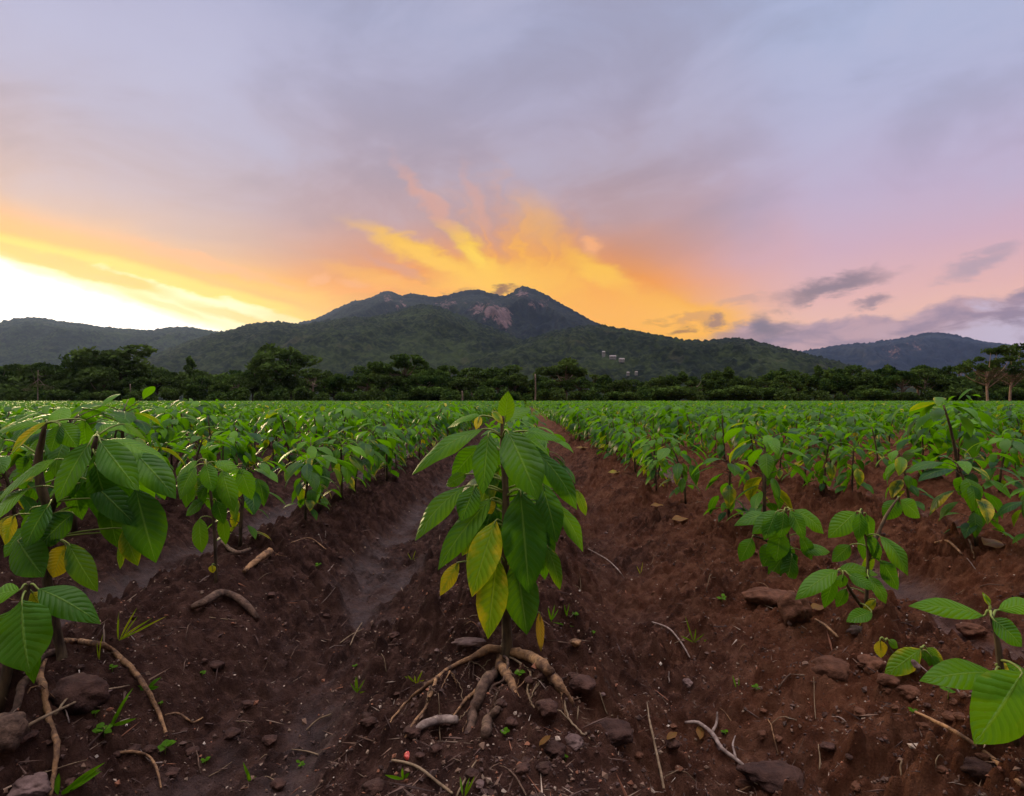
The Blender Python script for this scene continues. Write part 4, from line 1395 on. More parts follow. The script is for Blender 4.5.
listed_plant(1.46, (906, 672), [
    ((921, 649), (884, 676), 22, .0, -.02, (-.2, -1, .6), .14, .16, .2, (.38, .75, 0)),
    ((880, 640), (881, 658), 13, .0, .0, (-.1, -1, .2), .06, .2, .2, (.95, .9, 0)),
    ((888, 640), (898, 648), 9, .0, .0, (.1, -1, .4), .1, .2, .2, (.1, .5, 0)),
    ((922, 650), (930, 668), 15, .0, .0, (.1, -1, .3), .1, .2, .2, (.05, .35, 0)),
    ((926, 648), (944, 664), 13, .01, .0, (.2, -1, .5), .12, .2, .2, (.35, .7, 0)),
    ((930, 655), (942, 672), 10, .0, .0, (.2, -1, .3), .12, .2, .2, (.0, .4, 0)),
], [[(906, 668, .0), (914, 658, .0), (922, 648, .0)], [(906, 668, 0), (892, 652, 0), (884, 640, 0)]], 'small low sprout with a yellow-edged leaf beside the lower right plant', .003)

# the plants of the right-hand row that stand nearest
listed_plant(1.76, (866, 616), [
    ((880, 536), (908, 576), 24, -.03, -.04, (.35, -1, .6), .22, .15, .25, (.15, .55, 0)),
    ((838, 570), (795, 600), 20, -.04, -.05, (-.3, -.8, .8), .2, .15, .25, (.05, .65, 0)),
    ((838, 569), (878, 575), 16, .0, .02, (.1, -.8, 1), .18, .2, .3, (.05, .6, 0)),
    ((848, 574), (874, 590), 15, -.06, -.03, (.1, -1, .7), .1, .2, .2, (0, .45, 0)),
    ((868, 576), (886, 604), 17, -.05, -.03, (.3, -1, .5), .16, .2, .2, (.1, .45, 0)),
    ((872, 612), (846, 622), 15, -.08, -.04, (-.1, -.8, .8), .12, .2, .1, (0, .5, 0)),
    ((856, 512), (828, 538), 22, .02, -.01, (-.2, -1, .6), .16, .2, .25, (.05, .6, 0)),
    ((860, 512), (858, 542), 14, -.02, -.01, (-.1, -1, .3), .1, .25, .2, (0, .3, 0)),
    ((866, 514), (870, 540), 15, .0, .0, (.2, -1, .3), .1, .25, .2, (0, .35, 0)),
    ((900, 500), (920, 518), 20, .04, .0, (.1, -1, .5), .15, .2, .25, (.05, .45, 0)),
    ((898, 500), (884, 520), 18, .04, .0, (-.2, -1, .4), .15, .2, .25, (0, .2, 0)),
    ((880, 560), (898, 590), 20, .0, .0, (.2, -1, .3), .1, .2, .2, (0, .12, 0)),
    ((850, 545), (832, 562), 15, .03, .0, (-.2, -1, .6), .15, .2, .2, (0, .35, 0)),
    ((868, 535), (880, 562), 15, .0, .0, (.2, -1, .3), .1, .2, .2, (0, .2, 0)),
    ((843, 574), (840, 588), 12, -.05, .0, (0, -1, .3), .1, .2, .2, (0, .4, 0)),
    ((876, 600), (862, 612), 9, -.02, .0, (0, -1, .3), .1, .2, .2, (.7, .6, 0)),
], [[(866, 610, .0), (867, 580, .0), (868, 550, .0), (864, 530, .0), (862, 510, .0)], [(868, 560, .0), (884, 520, .02), (898, 498, .03)], [(866, 612, 0), (850, 590, -.03), (842, 572, -.04)]],
    'open sprawling plant with light leaves low on both sides in the right row', .0045, fill=5)
listed_plant(2.22, (791, 576), [
    ((782, 512), (752, 534), 20, .0, -.02, (-.3, -1, .6), .18, .2, .3, (0, .35, 0)),
    ((770, 514), (734, 526), 16, .03, .0, (-.2, -.8, 1), .2, .2, .3, (0, .45, 0)),
    ((776, 512), (764, 540), 16, -.02, -.02, (-.2, -1, .4), .1, .25, .2, (0, .3, 0)),
    ((784, 511), (780, 540), 16, -.03, -.02, (0, -1, .3), .08, .25, .2, (0, .25, 0)),
    ((790, 510), (804, 540), 17, -.03, -.03, (.2, -1, .4), .12, .25, .2, (0, .35, 0)),
    ((794, 510), (824, 534), 20, .0, -.01, (.3, -1, .7), .22, .2, .3, (.05, .5, 0)),
    ((780, 530), (776, 562), 22, -.02, -.02, (-.1, -1, .3), .1, .2, .2, (0, .3, 0)),
    ((790, 545), (768, 578), 18, .0, -.02, (-.2, -1, .3), .1, .2, .2, (0, .12, 0)),
    ((752, 538), (740, 562), 16, .0, .0, (-.3, -1, .5), .12, .2, .2, (0, .4, 0)),
    ((800, 550), (830, 552), 16, .0, .02, (.2, -.8, 1), .2, .2, .3, (.05, .5, 0)),
    ((792, 556), (784, 590), 18, -.02, -.02, (0, -1, .2), .1, .2, .2, (.1, .25, 0)),
    ((800, 535), (812, 560), 16, .0, .0, (.3, -1, .3), .12, .2, .2, (0, .2, 0)),
], [[(791, 570, .0), (789, 545, .0), (787, 525, .0), (786, 508, .0)], [(790, 555, 0), (765, 540, 0), (754, 536, 0)]],
    'leafy drooping plant, fourth from the front of the right row', .0045, fill=8)
# the nearer plants of the left-hand row
listed_plant(2.12, (216, 582), [
    ((198, 461), (176, 482), 18, .0, -.01, (-.3, -.8, .9), .25, .15, .35, (.05, .65, 0)),
    ((196, 466), (180, 500), 22, -.02, -.03, (-.3, -1, .4), .14, .2, .25, (.05, .4, 0)),
    ((206, 463), (213, 492), 18, -.05, -.03, (.1, -1, .35), .08, .2, .2, (0, .38, 0)),
    ((214, 462), (242, 474), 16, .0, .02, (.2, -.7, 1), .25, .15, .35, (.05, .7, 0)),
    ((222, 470), (234, 512), 20, -.02, -.03, (.3, -1, .4), .14, .2, .25, (.05, .45, 0)),
    ((240, 468), (252, 500), 18, .02, .0, (.4, -1, .4), .18, .2, .2, (0, .3, 0)),
    ((190, 478), (186, 508), 18, .0, .0, (-.2, -1, .3), .1, .2, .2, (0, .25, 0)),
    ((200, 518), (202, 553), 20, -.02, -.02, (-.2, -1, .25), .08, .2, .2, (.12, .55, 0)),
    ((222, 515), (226, 545), 12, .02, .0, (.3, -1, .3), .08, .2, .2, (.1, .3, 0)),
    ((216, 500), (224, 524), 14, .0, .0, (.2, -1, .3), .1, .2, .2, (0, .15, 0)),
    ((212, 565), (213, 573), 8, -.02, .0, (0, -1, .4), .1, .2, .2, (.9, .9, 0)),
    ((204, 500), (186, 516), 14, .02, .0, (-.2, -1, .5), .12, .2, .2, (0, .35, 0)),
], [[(216, 576, .0), (215, 540, .0), (212, 505, .0), (209, 480, .0), (206, 460, .0)]],
    'slender plant with a tiny yellow leaf at its foot, in the left row', .0048, fill=7)

# ---- the other plants: variants copied along the rows
VAR_D = []
for s in range(8):
    rr = random.Random(100 + s)
    stem, ls = gen_leafset(.39, rr, 15, .125, 1.0, rr.uniform(0, 3))
    VAR_D.append(detailed_plant(stem, ls, .0055, 30 + s))
VAR_M = []
for s in range(12):
    rr = random.Random(300 + s)
    stem, ls = gen_leafset(.39, rr, 17, .125, 1.0, rr.uniform(0, 3))
    g = Geo(); stem_geo(g, stem, .0055, [], 5)
    f = Geo(); leafset_geo(f, ls, 7, 5, 60 + s)
    VAR_M.append([('stem', g.data('stem', M['stem']), None), ('foliage', f.data('foliage', M['leaf_far']), None)])

ORD = ['first', 'second', 'third', 'fourth', 'fifth', 'sixth', 'seventh', 'eighth', 'ninth', 'tenth', 'eleventh', 'twelfth']
spots = []
DY = 0.33
for row in range(-130, 131):
    x = ROW0 + row * ROWS
    y0 = {0: 2.35, -1: 2.62, 1: 2.62}.get(row, 0.9)
    k = 0
    y = y0 + (row * 0.37) % DY if abs(row) > 1 else y0
    while y < 108:
        if abs(x) < y * 0.95 + 1.6:
            spots.append((row, k, x, y)); k += 1
        elif abs(x) < y * 1.0 + 1.8: pass
        y += DY
spots = np.array(spots)
jit = RNG.normal(0, 1, (len(spots), 6))
SX = spots[:, 2] + jit[:, 0] * .045; SY = spots[:, 3] + jit[:, 1] * .06
SCL = np.clip(1 + jit[:, 2] * .16, .55, 1.35)
# bushier toward the back, as the photograph shows
gone = (RNG.random(len(spots)) < .04)
SH, _ = ground_h(SX, SY)
dist = np.hypot(SX, SY)
order = np.argsort(dist)
infr = np.abs(SX) < SY * .86 + .25
NIND = 290
cnt = 0
bulk = []
taken = {}
for i in order:
    if gone[i] and dist[i] < 12: continue
    if SY[i] < 1.9 and abs(spots[i, 0]) < 2: continue
    if cnt < NIND and infr[i] and dist[i] < 14:
        row = int(spots[i, 0]); side = 'left' if SX[i] < CAM.x + .0 else 'right'
        n = taken.get(row, 0) + {1: 4, -1: 3}.get(row, 0); taken[row] = taken.get(row, 0) + 1
        det = dist[i] < 4.6
        parts = VAR_D[R.randrange(len(VAR_D))] if det else VAR_M[R.randrange(len(VAR_M))]
        sc = SCL[i] * (.84 if abs(row) == 1 and SY[i] < 6 else (.92 if SY[i] < 7 else 1.0))
        if row == 3 and 4.0 < SY[i] < 4.5: sc = 1.5
        if row == -2 and 2.7 < SY[i] < 3.3: sc = 1.32
        p = place(parts, (SX[i], SY[i], SH[i] - .005), R.uniform(0, 6.28), sc)
        if row == 0:
            lab = f'plant {"directly" if n == 0 else ORD[min(n, 11)] + " in line"} behind the tall central plant'
            if n > 6: lab = 'young plant far back on the middle ridge behind the tall central plant'
        elif abs(row) <= 6 and n < 10:
            ro = ORD[abs(row) - 1]
            lab = f'leafy plant, {ORD[n]} from the front in the {ro} row {side} of centre'
        else:
            lab = f'leafy plant well back in the {ORD[min(abs(row) - 1, 11)]} row {side} of centre'
        tag(p, lab, 'plant', 'young crop plants in rows')
        if sc > 1.31: p['label'] = f'tall plant above its neighbours, {ORD[min(n, 11)]} in the {ORD[min(abs(row) - 1, 11)]} row {side} of centre'
        cnt += 1
    else:
        bulk.append(i)
bulk = np.array(bulk)


def bulk_geo(idx, n_leaf, nu, nv, L, seed):
    rg = np.random.default_rng(seed)
    n = len(idx)
    sc = np.repeat(SCL[idx], n_leaf)
    P = np.repeat(np.stack([SX[idx], SY[idx], SH[idx]], -1), n_leaf, 0)
    m = n * n_leaf
    f = rg.uniform(.15, 1, m) ** .7
    a = rg.uniform(0, 6.283, m)
    h = .42 * sc
    D_ = np.stack([np.cos(a), np.sin(a), np.zeros(m)], -1)
    p0 = P + D_ * (rg.uniform(.02, .11, m) * sc)[:, None]; p0[:, 2] += h * f
    drop = np.where(f > .85, rg.uniform(.1, .9, m), rg.uniform(.7, 1.35, m))
    ll = L * sc * rg.uniform(.75, 1.2, m)
    p1 = p0 + D_ * (ll * np.cos(drop))[:, None]; p1[:, 2] -= ll * np.sin(drop)
    nh = D_ * .45 + rg.uniform(-.35, .35, (m, 3)); nh[:, 2] = .9
    V, F, luv = leaves(p0, p1, nh, ll * rg.uniform(.36, .48, m), rg.uniform(.18, .34, m), .2, .15, .05, nu, nv, seed)
    yel = np.where(rg.random(m) < .03, rg.uniform(.3, .9, m), 0)
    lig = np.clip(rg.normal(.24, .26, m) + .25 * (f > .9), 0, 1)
    t = np.repeat(np.stack([yel, lig, yel * 0], -1), nu * nv, 0)
    return V, F, luv, t


g = Geo()
bd = dist[bulk]
for lo, hi, nl, nu, nv, L in ((0, 26, 32, 4, 3, .13), (26, 55, 22, 3, 3, .155), (55, 400, 14, 3, 2, .20)):
    ix = bulk[(bd >= lo) & (bd < hi)]
    if len(ix):
        V, F, luv, t = bulk_geo(ix, nl, nu, nv, L, int(lo) + 1)
        g.add(V, F, luv, t)
o = g.build('crop_rows', M['leaf_far'])
tag(o, kind='stuff')
print('plants', cnt, 'bulk', len(bulk), 'verts', g.n)


# ------------------------------------------------------------------ things lying on the soil
def rock_data(seed, lump=.5, sub=4):
    import bmesh
    bm = bmesh.new(); bmesh.ops.create_icosphere(bm, subdivisions=sub, radius=1)
    co = np.array([v.co[:] for v in bm.verts])
    rg = np.random.default_rng(seed)
    f = np.array([[v.index for v in fc.verts] for fc in bm.faces]); bm.free()
    d = np.ones(len(co))
    for i in range(9):                                   # flattened facets
        n = nrm(rg.normal(size=3)); k = rg.uniform(.62, .92)
        pr = co @ n
        d = np.where(pr > k, d * (1 - (pr - k) * .75), d)
    d += lump * .5 * perlin(co[:, 0] * 1.6 + seed, co[:, 1] * 1.6 + co[:, 2] * 1.3, seed) + lump * .22 * perlin(co[:, 0] * 4.5, co[:, 1] * 4.5 + co[:, 2] * 4, seed + 2)
    d += lump * .12 * perlin(co[:, 0] * 11, co[:, 1] * 11 + co[:, 2] * 9, seed + 4)
    d += lump * .07 * perlin(co[:, 0] * 23, co[:, 1] * 23 + co[:, 2] * 19, seed + 6)
    return co * d[:, None], f


ROCKS = [rock_data(s) for s in range(6)]


def rock(name, px, py, r, asp, mat, label, cat='stone', group=None, i=0, squash=.7, rz=0, up=.35):
    p = on_ground(px, py)
    r = r / FPX * p.y
    V, f = ROCKS[i % 6]
    V = V * np.array([r * asp, r, r * squash])
    c, s = math.cos(rz), math.sin(rz)
    V = V @ np.array([[c, s, 0], [-s, c, 0], [0, 0, 1]])
    me = mesh_data(name, V, None, mat, tris=f)
    o = link(name, me, None, (p.x, p.y, p.z + r * squash * up))
    tag(o, label, cat, group)
    return o


rock('soil_clod', 547, 713, 12, 1.0, M['clod'], 'round brown clod under the thick right-hand root of the central plant', 'clod', None, 1)
rock('soil_clod', 575, 746, 11, .85, M['stone'], 'egg-shaped reddish clod below the round clod at centre', 'clod', None, 2, .75, .5)
rock('stone', 469, 643, 9, 1.9, M['stone'], 'small flat grey stone left of the central stem foot', i=3, squash=.4, rz=.2)
rock('soil_clod', 612, 738, 20, 1.1, M['clod'], 'wide dark lump of soil right of the egg-shaped clod', 'clod', None, 4, .5)
rock('soil_clod', 582, 690, 15, .9, M['clod'], 'brown lump at the end of the thick right-hand root', 'clod', None, 5, .6)
rock('stone', 575, 645, 6, 1, M['root'], 'small tan pebble on the slope right of the central stem', i=0)
rock('soil_clod', 80, 701, 27, 1.0, M['clod'], 'large angular soil clod inside the arch of the left-hand root', 'clod', None, 3, .75, .4)
rock('stone', 4, 742, 24, 1.0, M['root_dark'], 'big tan stone cut by the lower left edge of the photo', i=1, squash=.9)
rock('stone', 33, 790, 17, 1.25, M['stone'], 'pinkish grey stone at the bottom left corner', i=2, squash=.6)
rock('soil_clod', 215, 668, 8, 1, M['clod'], 'small round clod in the left furrow', 'clod', None, 0)
rock('soil_clod', 170, 775, 8, 1.2, M['clod'], 'flat clod right of the seedlings at lower left', 'clod', None, 4, .5)
rock('soil_clod', 278, 788, 8, 1, M['clod'], 'round clod at the bottom edge in the left furrow', 'clod', None, 5)
rock('soil_clod', 795, 615, 16, 1.0, M['clod_red'], 'tall upright reddish clod at the feet of the right row', 'clod', None, 2, 1.1)
rock('soil_clod', 765, 603, 20, 1.2, M['clod_red'], 'broad smooth reddish clod left of the upright clod', 'clod', None, 0, .6)
rock('soil_clod', 835, 676, 20, 1.1, M['clod_red'], 'largest reddish clod in the heap on the right ridge', 'clod', None, 3, .7)
rock('soil_clod', 871, 670, 13, 1.1, M['clod_red'], 'middle-sized clod beside the largest reddish clod', 'clod', None, 4, .7)
rock('soil_clod', 887, 684, 10, 1.1, M['clod_red'], 'clod below the yellow-edged sprout on the right ridge', 'clod', None, 5, .7)
rock('soil_clod', 908, 695, 10, 1.2, M['clod_red'], 'pale reddish clod under the lower right leaves', 'clod', None, 1, .7)
rock('soil_clod', 972, 632, 11, 1.3, M['clod_red'], 'brick-red clod lying in the wet furrow at right', 'clod', None, 2, .6)
rock('soil_clod', 772, 778, 24, 1.4, M['clod'], 'low dark soil slab at the bottom of the right ridge', 'clod', None, 1, .4)
rock('soil_clod', 980, 772, 15, 1.2, M['clod'], 'dark clod by the long straw at the lower right', 'clod', None, 3, .6)
rock('stone', 688, 686, 7, .7, M['stone'], 'small pinkish flake on the right furrow side', i=4, rz=.4)
rock('stone', 855, 633, 8, 1.2, M['stone'], 'grey stone at the foot of the sprawling plant', i=3, rz=.2)
rock('stone', 913, 671, 8, .7, M['stone'], 'upright grey stone beside the yellow-edged sprout', i=5, squash=1.0)
rock('fruit', 408, 757, 6, .8, mat_simple('red_fruit_skin', (0.40, 0.03, 0.02), (0.55, 0.07, 0.05), 30, .4, .5, .1, .001),
     'small bright red fruit half buried near the bottom centre', 'fruit', i=0, squash=1.0, up=.05)

# loose clods and stones, the larger scattered ones
rr = random.Random(77)
n_ = 0
while n_ < 130:
    py = 520 + 276 * rr.random() ** .8
    px = rr.uniform(0, 1024)
    p = on_ground(px, py)
    rel = (p.x - ROW0) % 1.0
    if .28 < rel < .72 and rr.random() < .55: continue
    red = px > 620
    mt = M['clod_red'] if red and rr.random() < .6 else (M['stone'] if rr.random() < .16 else M['clod'])
    sz = rr.uniform(2.2, 6.5) * (1 if rr.random() < .85 else 1.6) * (py - 400) / 300
    side = 'left' if px < 505 else 'right'
    kind = {'clod_red': 'reddish', 'clod': 'dark brown'}.get(next(k for k in M if M[k] is mt), 'grey pink')
    if kind == 'grey pink':
        rock('stone', px, py, sz * .7, rr.uniform(.8, 1.5), mt, f'small grey pink pebble on bare soil {side} of the central stem', 'stone', f'scattered pebbles {side} of the stem', rr.randrange(6), .6, rr.uniform(0, 3), .2)
    else:
        rock('soil_clod', px, py, sz, rr.uniform(.8, 1.4), mt, f'small {kind} soil clod on the bare ridge {side} of the central stem', 'clod', f'scattered {kind} clods {side} of the stem', rr.randrange(6), .65, rr.uniform(0, 3), .15)
    n_ += 1


def stick(name, pts, rad, mat, label, cat='stick', group=None, kn=.1, n=16, seed=0, forks=()):
    P = [on_ground(x, y) + Vector((0, 0, u)) for (x, y, u) in pts]
    o0 = P[0].copy()
    g = Geo(); v, q, t, l = tube(smooth_path([p - o0 for p in P], n, rad[0] * .12, seed), rad, 7, kn, seed); g.add(v, q, l, t=t)
    for fk, fr in forks:
        v, q, t, l = tube(smooth_path([on_ground(x, y) + Vector((0, 0, u)) - o0 for (x, y, u) in fk], 8, fr[0] * .1, seed), fr, 6, kn, seed); g.add(v, q, l, t=t)
    o = g.build(name, mat, None, True, o0); tag(o, label, cat, group)
    return o


stick('root_piece', [(192, 613, .008), (207, 606, .016), (221, 600, .02), (238, 605, .02), (248, 613, .016), (258, 622, .006)], [.009, .0125, .0135, .013, .012, .008], M['root_dark'], 'thick bent brown root lying on the left ridge', 'root')
stick('root_piece', [(244, 574, .006), (256, 566, .012), (270, 556, .016)], [.008, .013, .014], M['root'], 'pale cut root sticking out of the soil left of the slender plants', 'root')
stick('root_piece', [(222, 560, .004), (236, 556, .012), (250, 553, .01)], [.006, .009, .006], M['root_dark'], 'thin brown root behind the pale cut root', 'root')
stick('stick', [(414, 736, .006), (424, 730, .010), (440, 728, .011), (457, 725, .009)], [.0035, .008, .0092, .0075], M['pale'], 'bleached split stick lying left below the central plant', 'stick')
stick('stick', [(485, 738, .006), (489, 728, .012), (496, 718, .012), (499, 711, .006)], [.009, .010, .007, .004], M['root_dark'], 'short grey stub standing below the central roots', 'stick')
stick('stick', [(685, 726, .006), (699, 729, .012), (712, 739, .012), (722, 753, .010), (738, 766, .010), (759, 783, .004)], [.003, .0045, .005, .0048, .004, .0028], M['pale'], 'forked bleached stick on the right furrow at the bottom', 'stick',
      forks=[([(712, 738, .012), (717, 730, .018), (717, 723, .022)], [.004, .003, .002]), ([(736, 765, .01), (733, 752, .014), (735, 742, .012)], [.003, .0022, .0015])])
stick('straw', [(915, 718, .012), (935, 731, .016), (960, 748, .018), (990, 770, .018), (1024, 797, .014)], [.0022, .0032, .0036, .0038, .004], M['root'], 'long tan straw running to the lower right corner', 'straw')
stick('straw', [(0, 764, .02), (22, 748, .03), (48, 735, .035), (75, 720, .035), (100, 706, .03), (129, 692, .012)], [.0032, .003, .0028, .0025, .0022, .0014], M['straw'], 'long curved straw crossing the roots at lower left', 'straw')
stick('straw', [(55, 731, .03), (66, 718, .035), (76, 706, .03), (80, 697, .024)], [.0025, .002, .0012], M['straw'], 'short straw forking up from the long left straw', 'straw')
stick('straw', [(118, 758, .008), (135, 758, .012), (150, 764, .012), (157, 775, .01), (161, 791, .004)], [.003, .003, .0028, .0024, .0015], M['root'], 'bent straw beside the seedling cluster at lower left', 'straw')
stick('straw', [(165, 717, .004), (178, 717, .008), (188, 724, .008), (193, 727, .01), (203, 720, .004)], [.002, .0024, .0026, .0022, .0015], M['root'], 'small hooked straw on the soil at left', 'straw')
stick('straw', [(647, 708, .012), (650, 735, .02), (656, 760, .02), (664, 796, .012)], [.0016, .0022, .0024, .0026], M['straw'], 'upright thin straw bending over the right ridge flank', 'straw')
stick('straw', [(588, 552, .01), (605, 561, .014), (617, 572, .012), (624, 580, .006)], [.0022, .003, .003, .002], M['pale'], 'pale straw bundle in the right furrow beside the central plant', 'straw')
stick('straw', [(652, 625, .008), (668, 632, .012), (680, 645, .012), (690, 660, .006)], [.002, .003, .0028, .002], M['pale'], 'pale curved straw in the middle of the right furrow', 'straw')
stick('straw', [(815, 622, .006), (826, 632, .014), (838, 643, .01)], [.003, .004, .003], M['root'], 'light brown straw at the foot of the sprawling plant', 'straw')
stick('straw', [(340, 645, .006), (350, 640, .01), (362, 632, .008)], [.0018, .0022, .0015], M['straw'], 'short dark straw in the left furrow', 'straw')
stick('straw', [(350, 650, .01), (356, 638, .014), (362, 625, .008)], [.0018, .002, .0014], M['straw'], 'steep straw leaning in the left furrow', 'straw')
stick('straw', [(306, 733, .006), (318, 724, .01), (331, 718, .006)], [.0018, .0024, .0016], M['straw'], 'short straw low in the left furrow', 'straw')
stick('straw', [(392, 764, .006), (415, 772, .01), (440, 790, .01), (452, 800, .006)], [.002, .0024, .0026, .002], M['straw'], 'straw running off the bottom edge near the red fruit', 'straw')
stick('straw', [(291, 545, .008), (310, 542, .016), (326, 552, .008)], [.002, .003, .002], M['root'], 'tan straw under the left row beside the furrow', 'straw')
stick('straw', [(935, 545, .008), (948, 546, .016), (962, 556, .006)], [.004, .005, .004], M['root'], 'tan root straw at the foot of the far right plants', 'straw')
stick('straw', [(959, 537, .008), (969, 545, .02), (974, 560, .006)], [.003, .004, .003], M['root'], 'second tan straw leaning on the far right plants', 'straw')

# thin straws and twigs lying about, as individuals
rr = random.Random(9)
for i in range(110):
    py = 480 + 316 * rr.random() ** .75; px = rr.uniform(0, 1024)
    p = on_ground(px, py)
    L = rr.uniform(.02, .11); a = rr.uniform(0, 3.14)
    pts = []
    for u in (-.5, 0, .5):
        x, y = p.x + math.cos(a) * L * u, p.y + math.sin(a) * L * u + rr.uniform(-.006, .006)
        pts.append(Vector((x, y, hz(x, y) + .003 + (.008 if u == 0 else 0) * rr.random())) - p)
    m = rr.choice(['straw', 'straw', 'root_dark', 'pale', 'root'])
    r0 = rr.uniform(.0006, .0019)
    g = Geo(); v, q, t, l = tube(smooth_path(pts, 6, .0006, i), [r0, r0, r0 * .5], 5, .1, i); g.add(v, q, l, t=t)
    o = g.build('twig', M[m], None, True, p)
    side = 'left' if px < 505 else 'right'
    c = {'straw': 'dry tan', 'root_dark': 'dark brown', 'pale': 'bleached', 'root': 'orange-brown'}[m]
    tag(o, f'short thin {c} twig flat on the soil {side} of the central stem', 'twig', f'{c} twigs scattered {side} of the stem')

# fallen leaves
for (px, py, w, ln, a, tint, lab) in ((993, 548, 24, 20, .4, (.95, .7, .75), 'fallen orange leaf with a brown hole below the far right plants'),
                                     (680, 522, 12, 13, .2, (.9, .6, .8), 'curled tan leaf under the right row near the furrow'),
                                     (657, 508, 8, 10, .1, (.9, .6, .7), 'small dry leaf at the edge of the right row'),
                                     (615, 474, 8, 11, .0, (.95, .7, .5), 'orange dry leaf on the far right furrow bank'),
                                     (582, 449, 6, 9, .0, (.95, .7, .6), 'farthest orange leaf along the right furrow'),
                                     (658, 446, 6, 8, .5, (.95, .8, .5), 'orange leaf lying between the right rows'),
                                     (818, 612, 12, 14, .3, (.8, .5, .7), 'brown withered leaf under the sprawling plant'),
                                     (545, 748, 8, 16, 1.0, (.9, .6, .9), 'brown leaf scrap below the central roots'),
                                     (700, 738, 10, 20, 1.3, (.85, .5, 1.0), 'curled brown leaf beside the forked stick'),
                                     (672, 742, 9, 14, .8, (.85, .5, .9), 'brown leaf flake left of the forked stick')):
    p = on_ground(px, py)
    s = p.y / FPX
    d = Vector((math.cos(a), math.sin(a), 0))
    l = dict(p0=-d * ln * s * .7 + Vector((0, 0, .004)), p1=d * ln * s * .7 + Vector((0, 0, .004)), nh=Vector((0, -.35, 1)), w=w * s * .8, arch=.07, fold=.12, curl=0, tint=tint)
    g = Geo(); leafset_geo(g, [l], 14, 7, int(px), .18)
    o = g.build('fallen_leaf', M['leaf'], None, True, p + Vector((0, 0, .008))); tag(o, lab, 'leaf')


# weeds: seedlings and grass tufts
def seedling(px, py, size, label, n=5, seed=0):
    p = on_ground(px, py); s = size / FPX * p.y
    r_ = random.Random(seed)
    root = empty('seedling', p); tag(root, label, 'seedling')
    g = Geo(); v, q, t, l = tube([(0, 0, -.004), (.001, 0, s * .4), (0, 0, s * .7)], [.0012, .001, .0008], 5); g.add(v, q, l, t=t); g.build('stem', M['petiole'], root)
    for i in range(n):
        a = i * 2.4 + r_.uniform(-.4, .4)
        d = Vector((math.cos(a), math.sin(a), 0)); z = s * r_.uniform(.35, .75)
        l = dict(p0=Vector((0, 0, z)), p1=Vector((0, 0, z)) + d * s * r_.uniform(.6, .95) + Vector((0, 0, s * r_.uniform(-.1, .3))), nh=Vector((0, -.5, 1)), w=s * r_.uniform(.45, .65),
                 arch=.1, fold=.2, curl=.1, tint=(0, r_.uniform(.5, 1), 0))
        g = Geo(); leafset_geo(g, [l], 7, 5, seed * 10 + i); g.build('leaf', M['leaf'], root)
    return root


for i, (px, py, sz, lab) in enumerate((
        (505, 736, 7, 'bright green seedling standing below the central plant roots'), (519, 678, 8, 'seedling tucked between the two thick central roots'),
        (575, 618, 6, 'tiny seedling on the slope right of the central stem'), (593, 636, 4, 'smallest seedling beside the tan pebble'),
        (104, 736, 13, 'broad-leaved seedling at lower left under the grass blades'), (165, 754, 12, 'cluster seedling where the arched left root ends'),
        (112, 672, 7, 'small seedling under the arched left root'), (202, 676, 5, 'little seedling left of the round clod'),
        (95, 717, 6, 'tiny seedling beside the large angular clod'), (722, 602, 7, 'seedling on the bare right ridge'),
        (756, 690, 6, 'seedling on the right ridge above the dark slab'), (913, 714, 6, 'seedling at the upper end of the long tan straw'),
        (948, 697, 9, 'yellow green seedling under the lower right leaves'), (205, 764, 6, 'brownish seedling at the left bottom'),
        (318, 568, 5, 'small seedling at the foot of the left row'), (300, 767, 6, 'tiny seedling at the bottom of the left furrow'),
        (160, 707, 5, 'tiny seedling inside the arch near the hooked straw'), (355, 668, 4, 'faint seedling in the left furrow'),
        (565, 760, 5, 'small seedling between straws below the egg-shaped clod'), (725, 735, 5, 'dark seedling beside the forked stick'))):
    seedling(px, py, sz, lab, 4 + i % 3, i)


def tuft(px, py, blades, label, seed=0, tint=(.15, .7, 0), w=.0035):
    """blades = list of (dx px, dy px up) tips"""
    p = on_ground(px, py); s = p.y / FPX
    root = empty('grass_tuft', p); tag(root, label, 'grass tuft')
    r_ = random.Random(seed)
    for i, (dx, dy) in enumerate(blades):
        p1 = Vector((dx * s, r_.uniform(-.02, .02), dy * s))
        l = dict(p0=Vector((r_.uniform(-.004, .004), r_.uniform(-.004, .004), -.002)), p1=p1, nh=Vector((r_.uniform(-.3, .3), -1, .4)), w=w * r_.uniform(.8, 1.3), arch=r_.uniform(.03, .16), fold=.5, curl=0, tint=tint)
        g = Geo(); leafset_geo(g, [l], 9, 3, seed * 9 + i, 0); g.build('blade', M['grass'], root)


tuft(62, 793, [(50, 36), (38, 20), (22, 9), (-10, 14), (44, 28)], 'long green grass blades slanting up at the lower left corner', 1, w=.009)
tuft(112, 728, [(16, 34), (10, 20), (26, 8), (18, 30)], 'upright grass blades rising from the broad-leaved seedling', 2, w=.006)
tuft(148, 688, [(14, 3), (-10, 5), (10, 8)], 'flat dark grass blade lying right of the arched root', 3, (.0, .4, 0), w=.008)
tuft(120, 640, [(2, 30), (14, 22), (36, 24), (-4, 20), (26, 12), (18, 33), (44, 22)], 'yellow green grass clump behind the arched left root', 4, (.45, .9, 0), w=.004)
tuft(250, 782, [(-8, 18), (3, 15), (-3, 12), (8, 8)], 'small green tuft at the bottom left of the furrow', 5, w=.005)
tuft(357, 693, [(-8, 8), (0, 18), (7, 12), (-3, 14), (10, 5)], 'short weedy tuft in the middle of the left furrow', 6, (.3, .5, 0), w=.004)
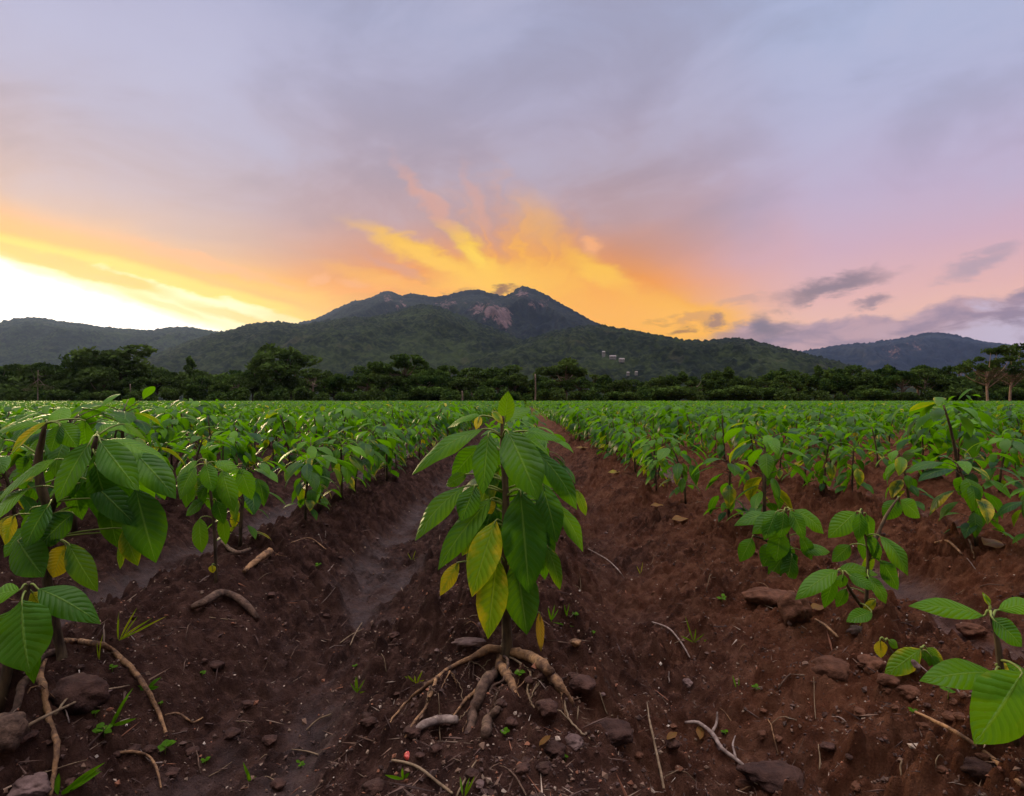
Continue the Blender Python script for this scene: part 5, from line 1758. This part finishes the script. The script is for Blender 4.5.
tuft(416, 682, [(-8, 8), (0, 10), (7, 12), (-12, 5), (10, 5)], 'dry yellowish tuft on the flank left of the central roots', 7, (.4, .4, .2), w=.004)
tuft(402, 778, [(-16, 6), (14, 2), (2, 14), (8, 6)], 'flat green tuft beside the red fruit', 8, (.1, .8, 0), w=.006)
tuft(465, 795, [(10, 20), (-6, 12), (4, 14)], 'pale grass blades at the bottom centre edge', 9, (.3, .5, .2), w=.004)
tuft(552, 622, [(-4, 14), (3, 16), (7, 10), (22, -6)], 'thin grass blades on the slope right of the central stem', 10, (.1, .7, 0), w=.004)
tuft(566, 618, [(-2, 12), (3, 14), (1, 8)], 'slim green blades beside the tiny seedling right of the stem', 11, (.1, .7, 0), w=.003)
tuft(693, 642, [(-8, 26), (2, 14), (10, 10), (-14, 8), (16, 4)], 'sparse weed tuft in the right furrow', 12, (.25, .6, 0), w=.004)
tuft(412, 560, [(4, 10), (-4, 8), (8, 4)], 'little dry tuft behind the left furrow', 13, (.5, .5, .3), w=.004)
tuft(640, 575, [(2, 14), (-3, 8)], 'lone yellowish blade in the right furrow', 14, (.6, .7, 0), w=.003)
tuft(738, 690, [(-3, 10), (3, 8)], 'two faint blades on the right ridge', 15, (.3, .6, 0), w=.003)
tuft(100, 660, [(5, 28), (0, 20), (-6, 12)], 'tall dry blades behind the left root', 16, (.5, .7, .4), w=.003)


# crumbs, chips and fibres too many to count
def crumbs():
    rg = np.random.default_rng(4)
    n = 60000
    y = 0.8 + 7.5 * rg.random(n) ** 1.9
    x = rg.uniform(-1, 1, n) * (y * .9 + .2)
    h, wet = ground_h(x, y)
    keep = rg.random(n) > wet * .75
    x, y, h = x[keep], y[keep], h[keep]; n = len(x)
    r = rg.gamma(1.8, .0010, n) + .0007
    r = np.minimum(r, .009)
    k = rg.random(n)
    pal = np.array([(.06, .032, .025), (.10, .055, .04), (.15, .085, .055), (.24, .16, .11), (.38, .28, .21), (.22, .085, .045), (.50, .40, .32)])
    ci = rg.choice(len(pal), n, p=[.33, .28, .18, .08, .035, .085, .01])
    c = pal[ci] * rg.uniform(.75, 1.2, (n, 1))
    long_ = rg.random(n) < .22
    d = nrm(rg.normal(size=(n, 3)) * np.array([1, 1, .35]))
    e = nrm(np.cross(d, rg.normal(size=(n, 3)))); f = np.cross(d, e)
    a = r * np.where(long_, rg.uniform(3, 8, n), rg.uniform(.9, 1.5, n)); b = r * np.where(long_, .35, rg.uniform(.7, 1, n)); cc = r * np.where(long_, .3, rg.uniform(.5, .9, n))
    C = np.stack([x, y, h + r * .45], -1)
    V = np.stack([C + d * a[:, None], C + e * b[:, None], C - d * a[:, None] * .9, C - e * b[:, None] * 1.1, C + f * cc[:, None], C - f * cc[:, None]], 1)
    tri = np.array([(0, 1, 4), (1, 2, 4), (2, 3, 4), (3, 0, 4), (1, 0, 5), (2, 1, 5), (3, 2, 5), (0, 3, 5)])
    T_ = (tri[None] + (np.arange(n) * 6)[:, None, None]).reshape(-1, 3)
    me = mesh_data('soil_crumbs', V.reshape(-1, 3), None, M['litter'], {'tint': np.repeat(c, 6, 0)}, False, T_)
    tag(link('soil_crumbs', me), kind='stuff')


crumbs()
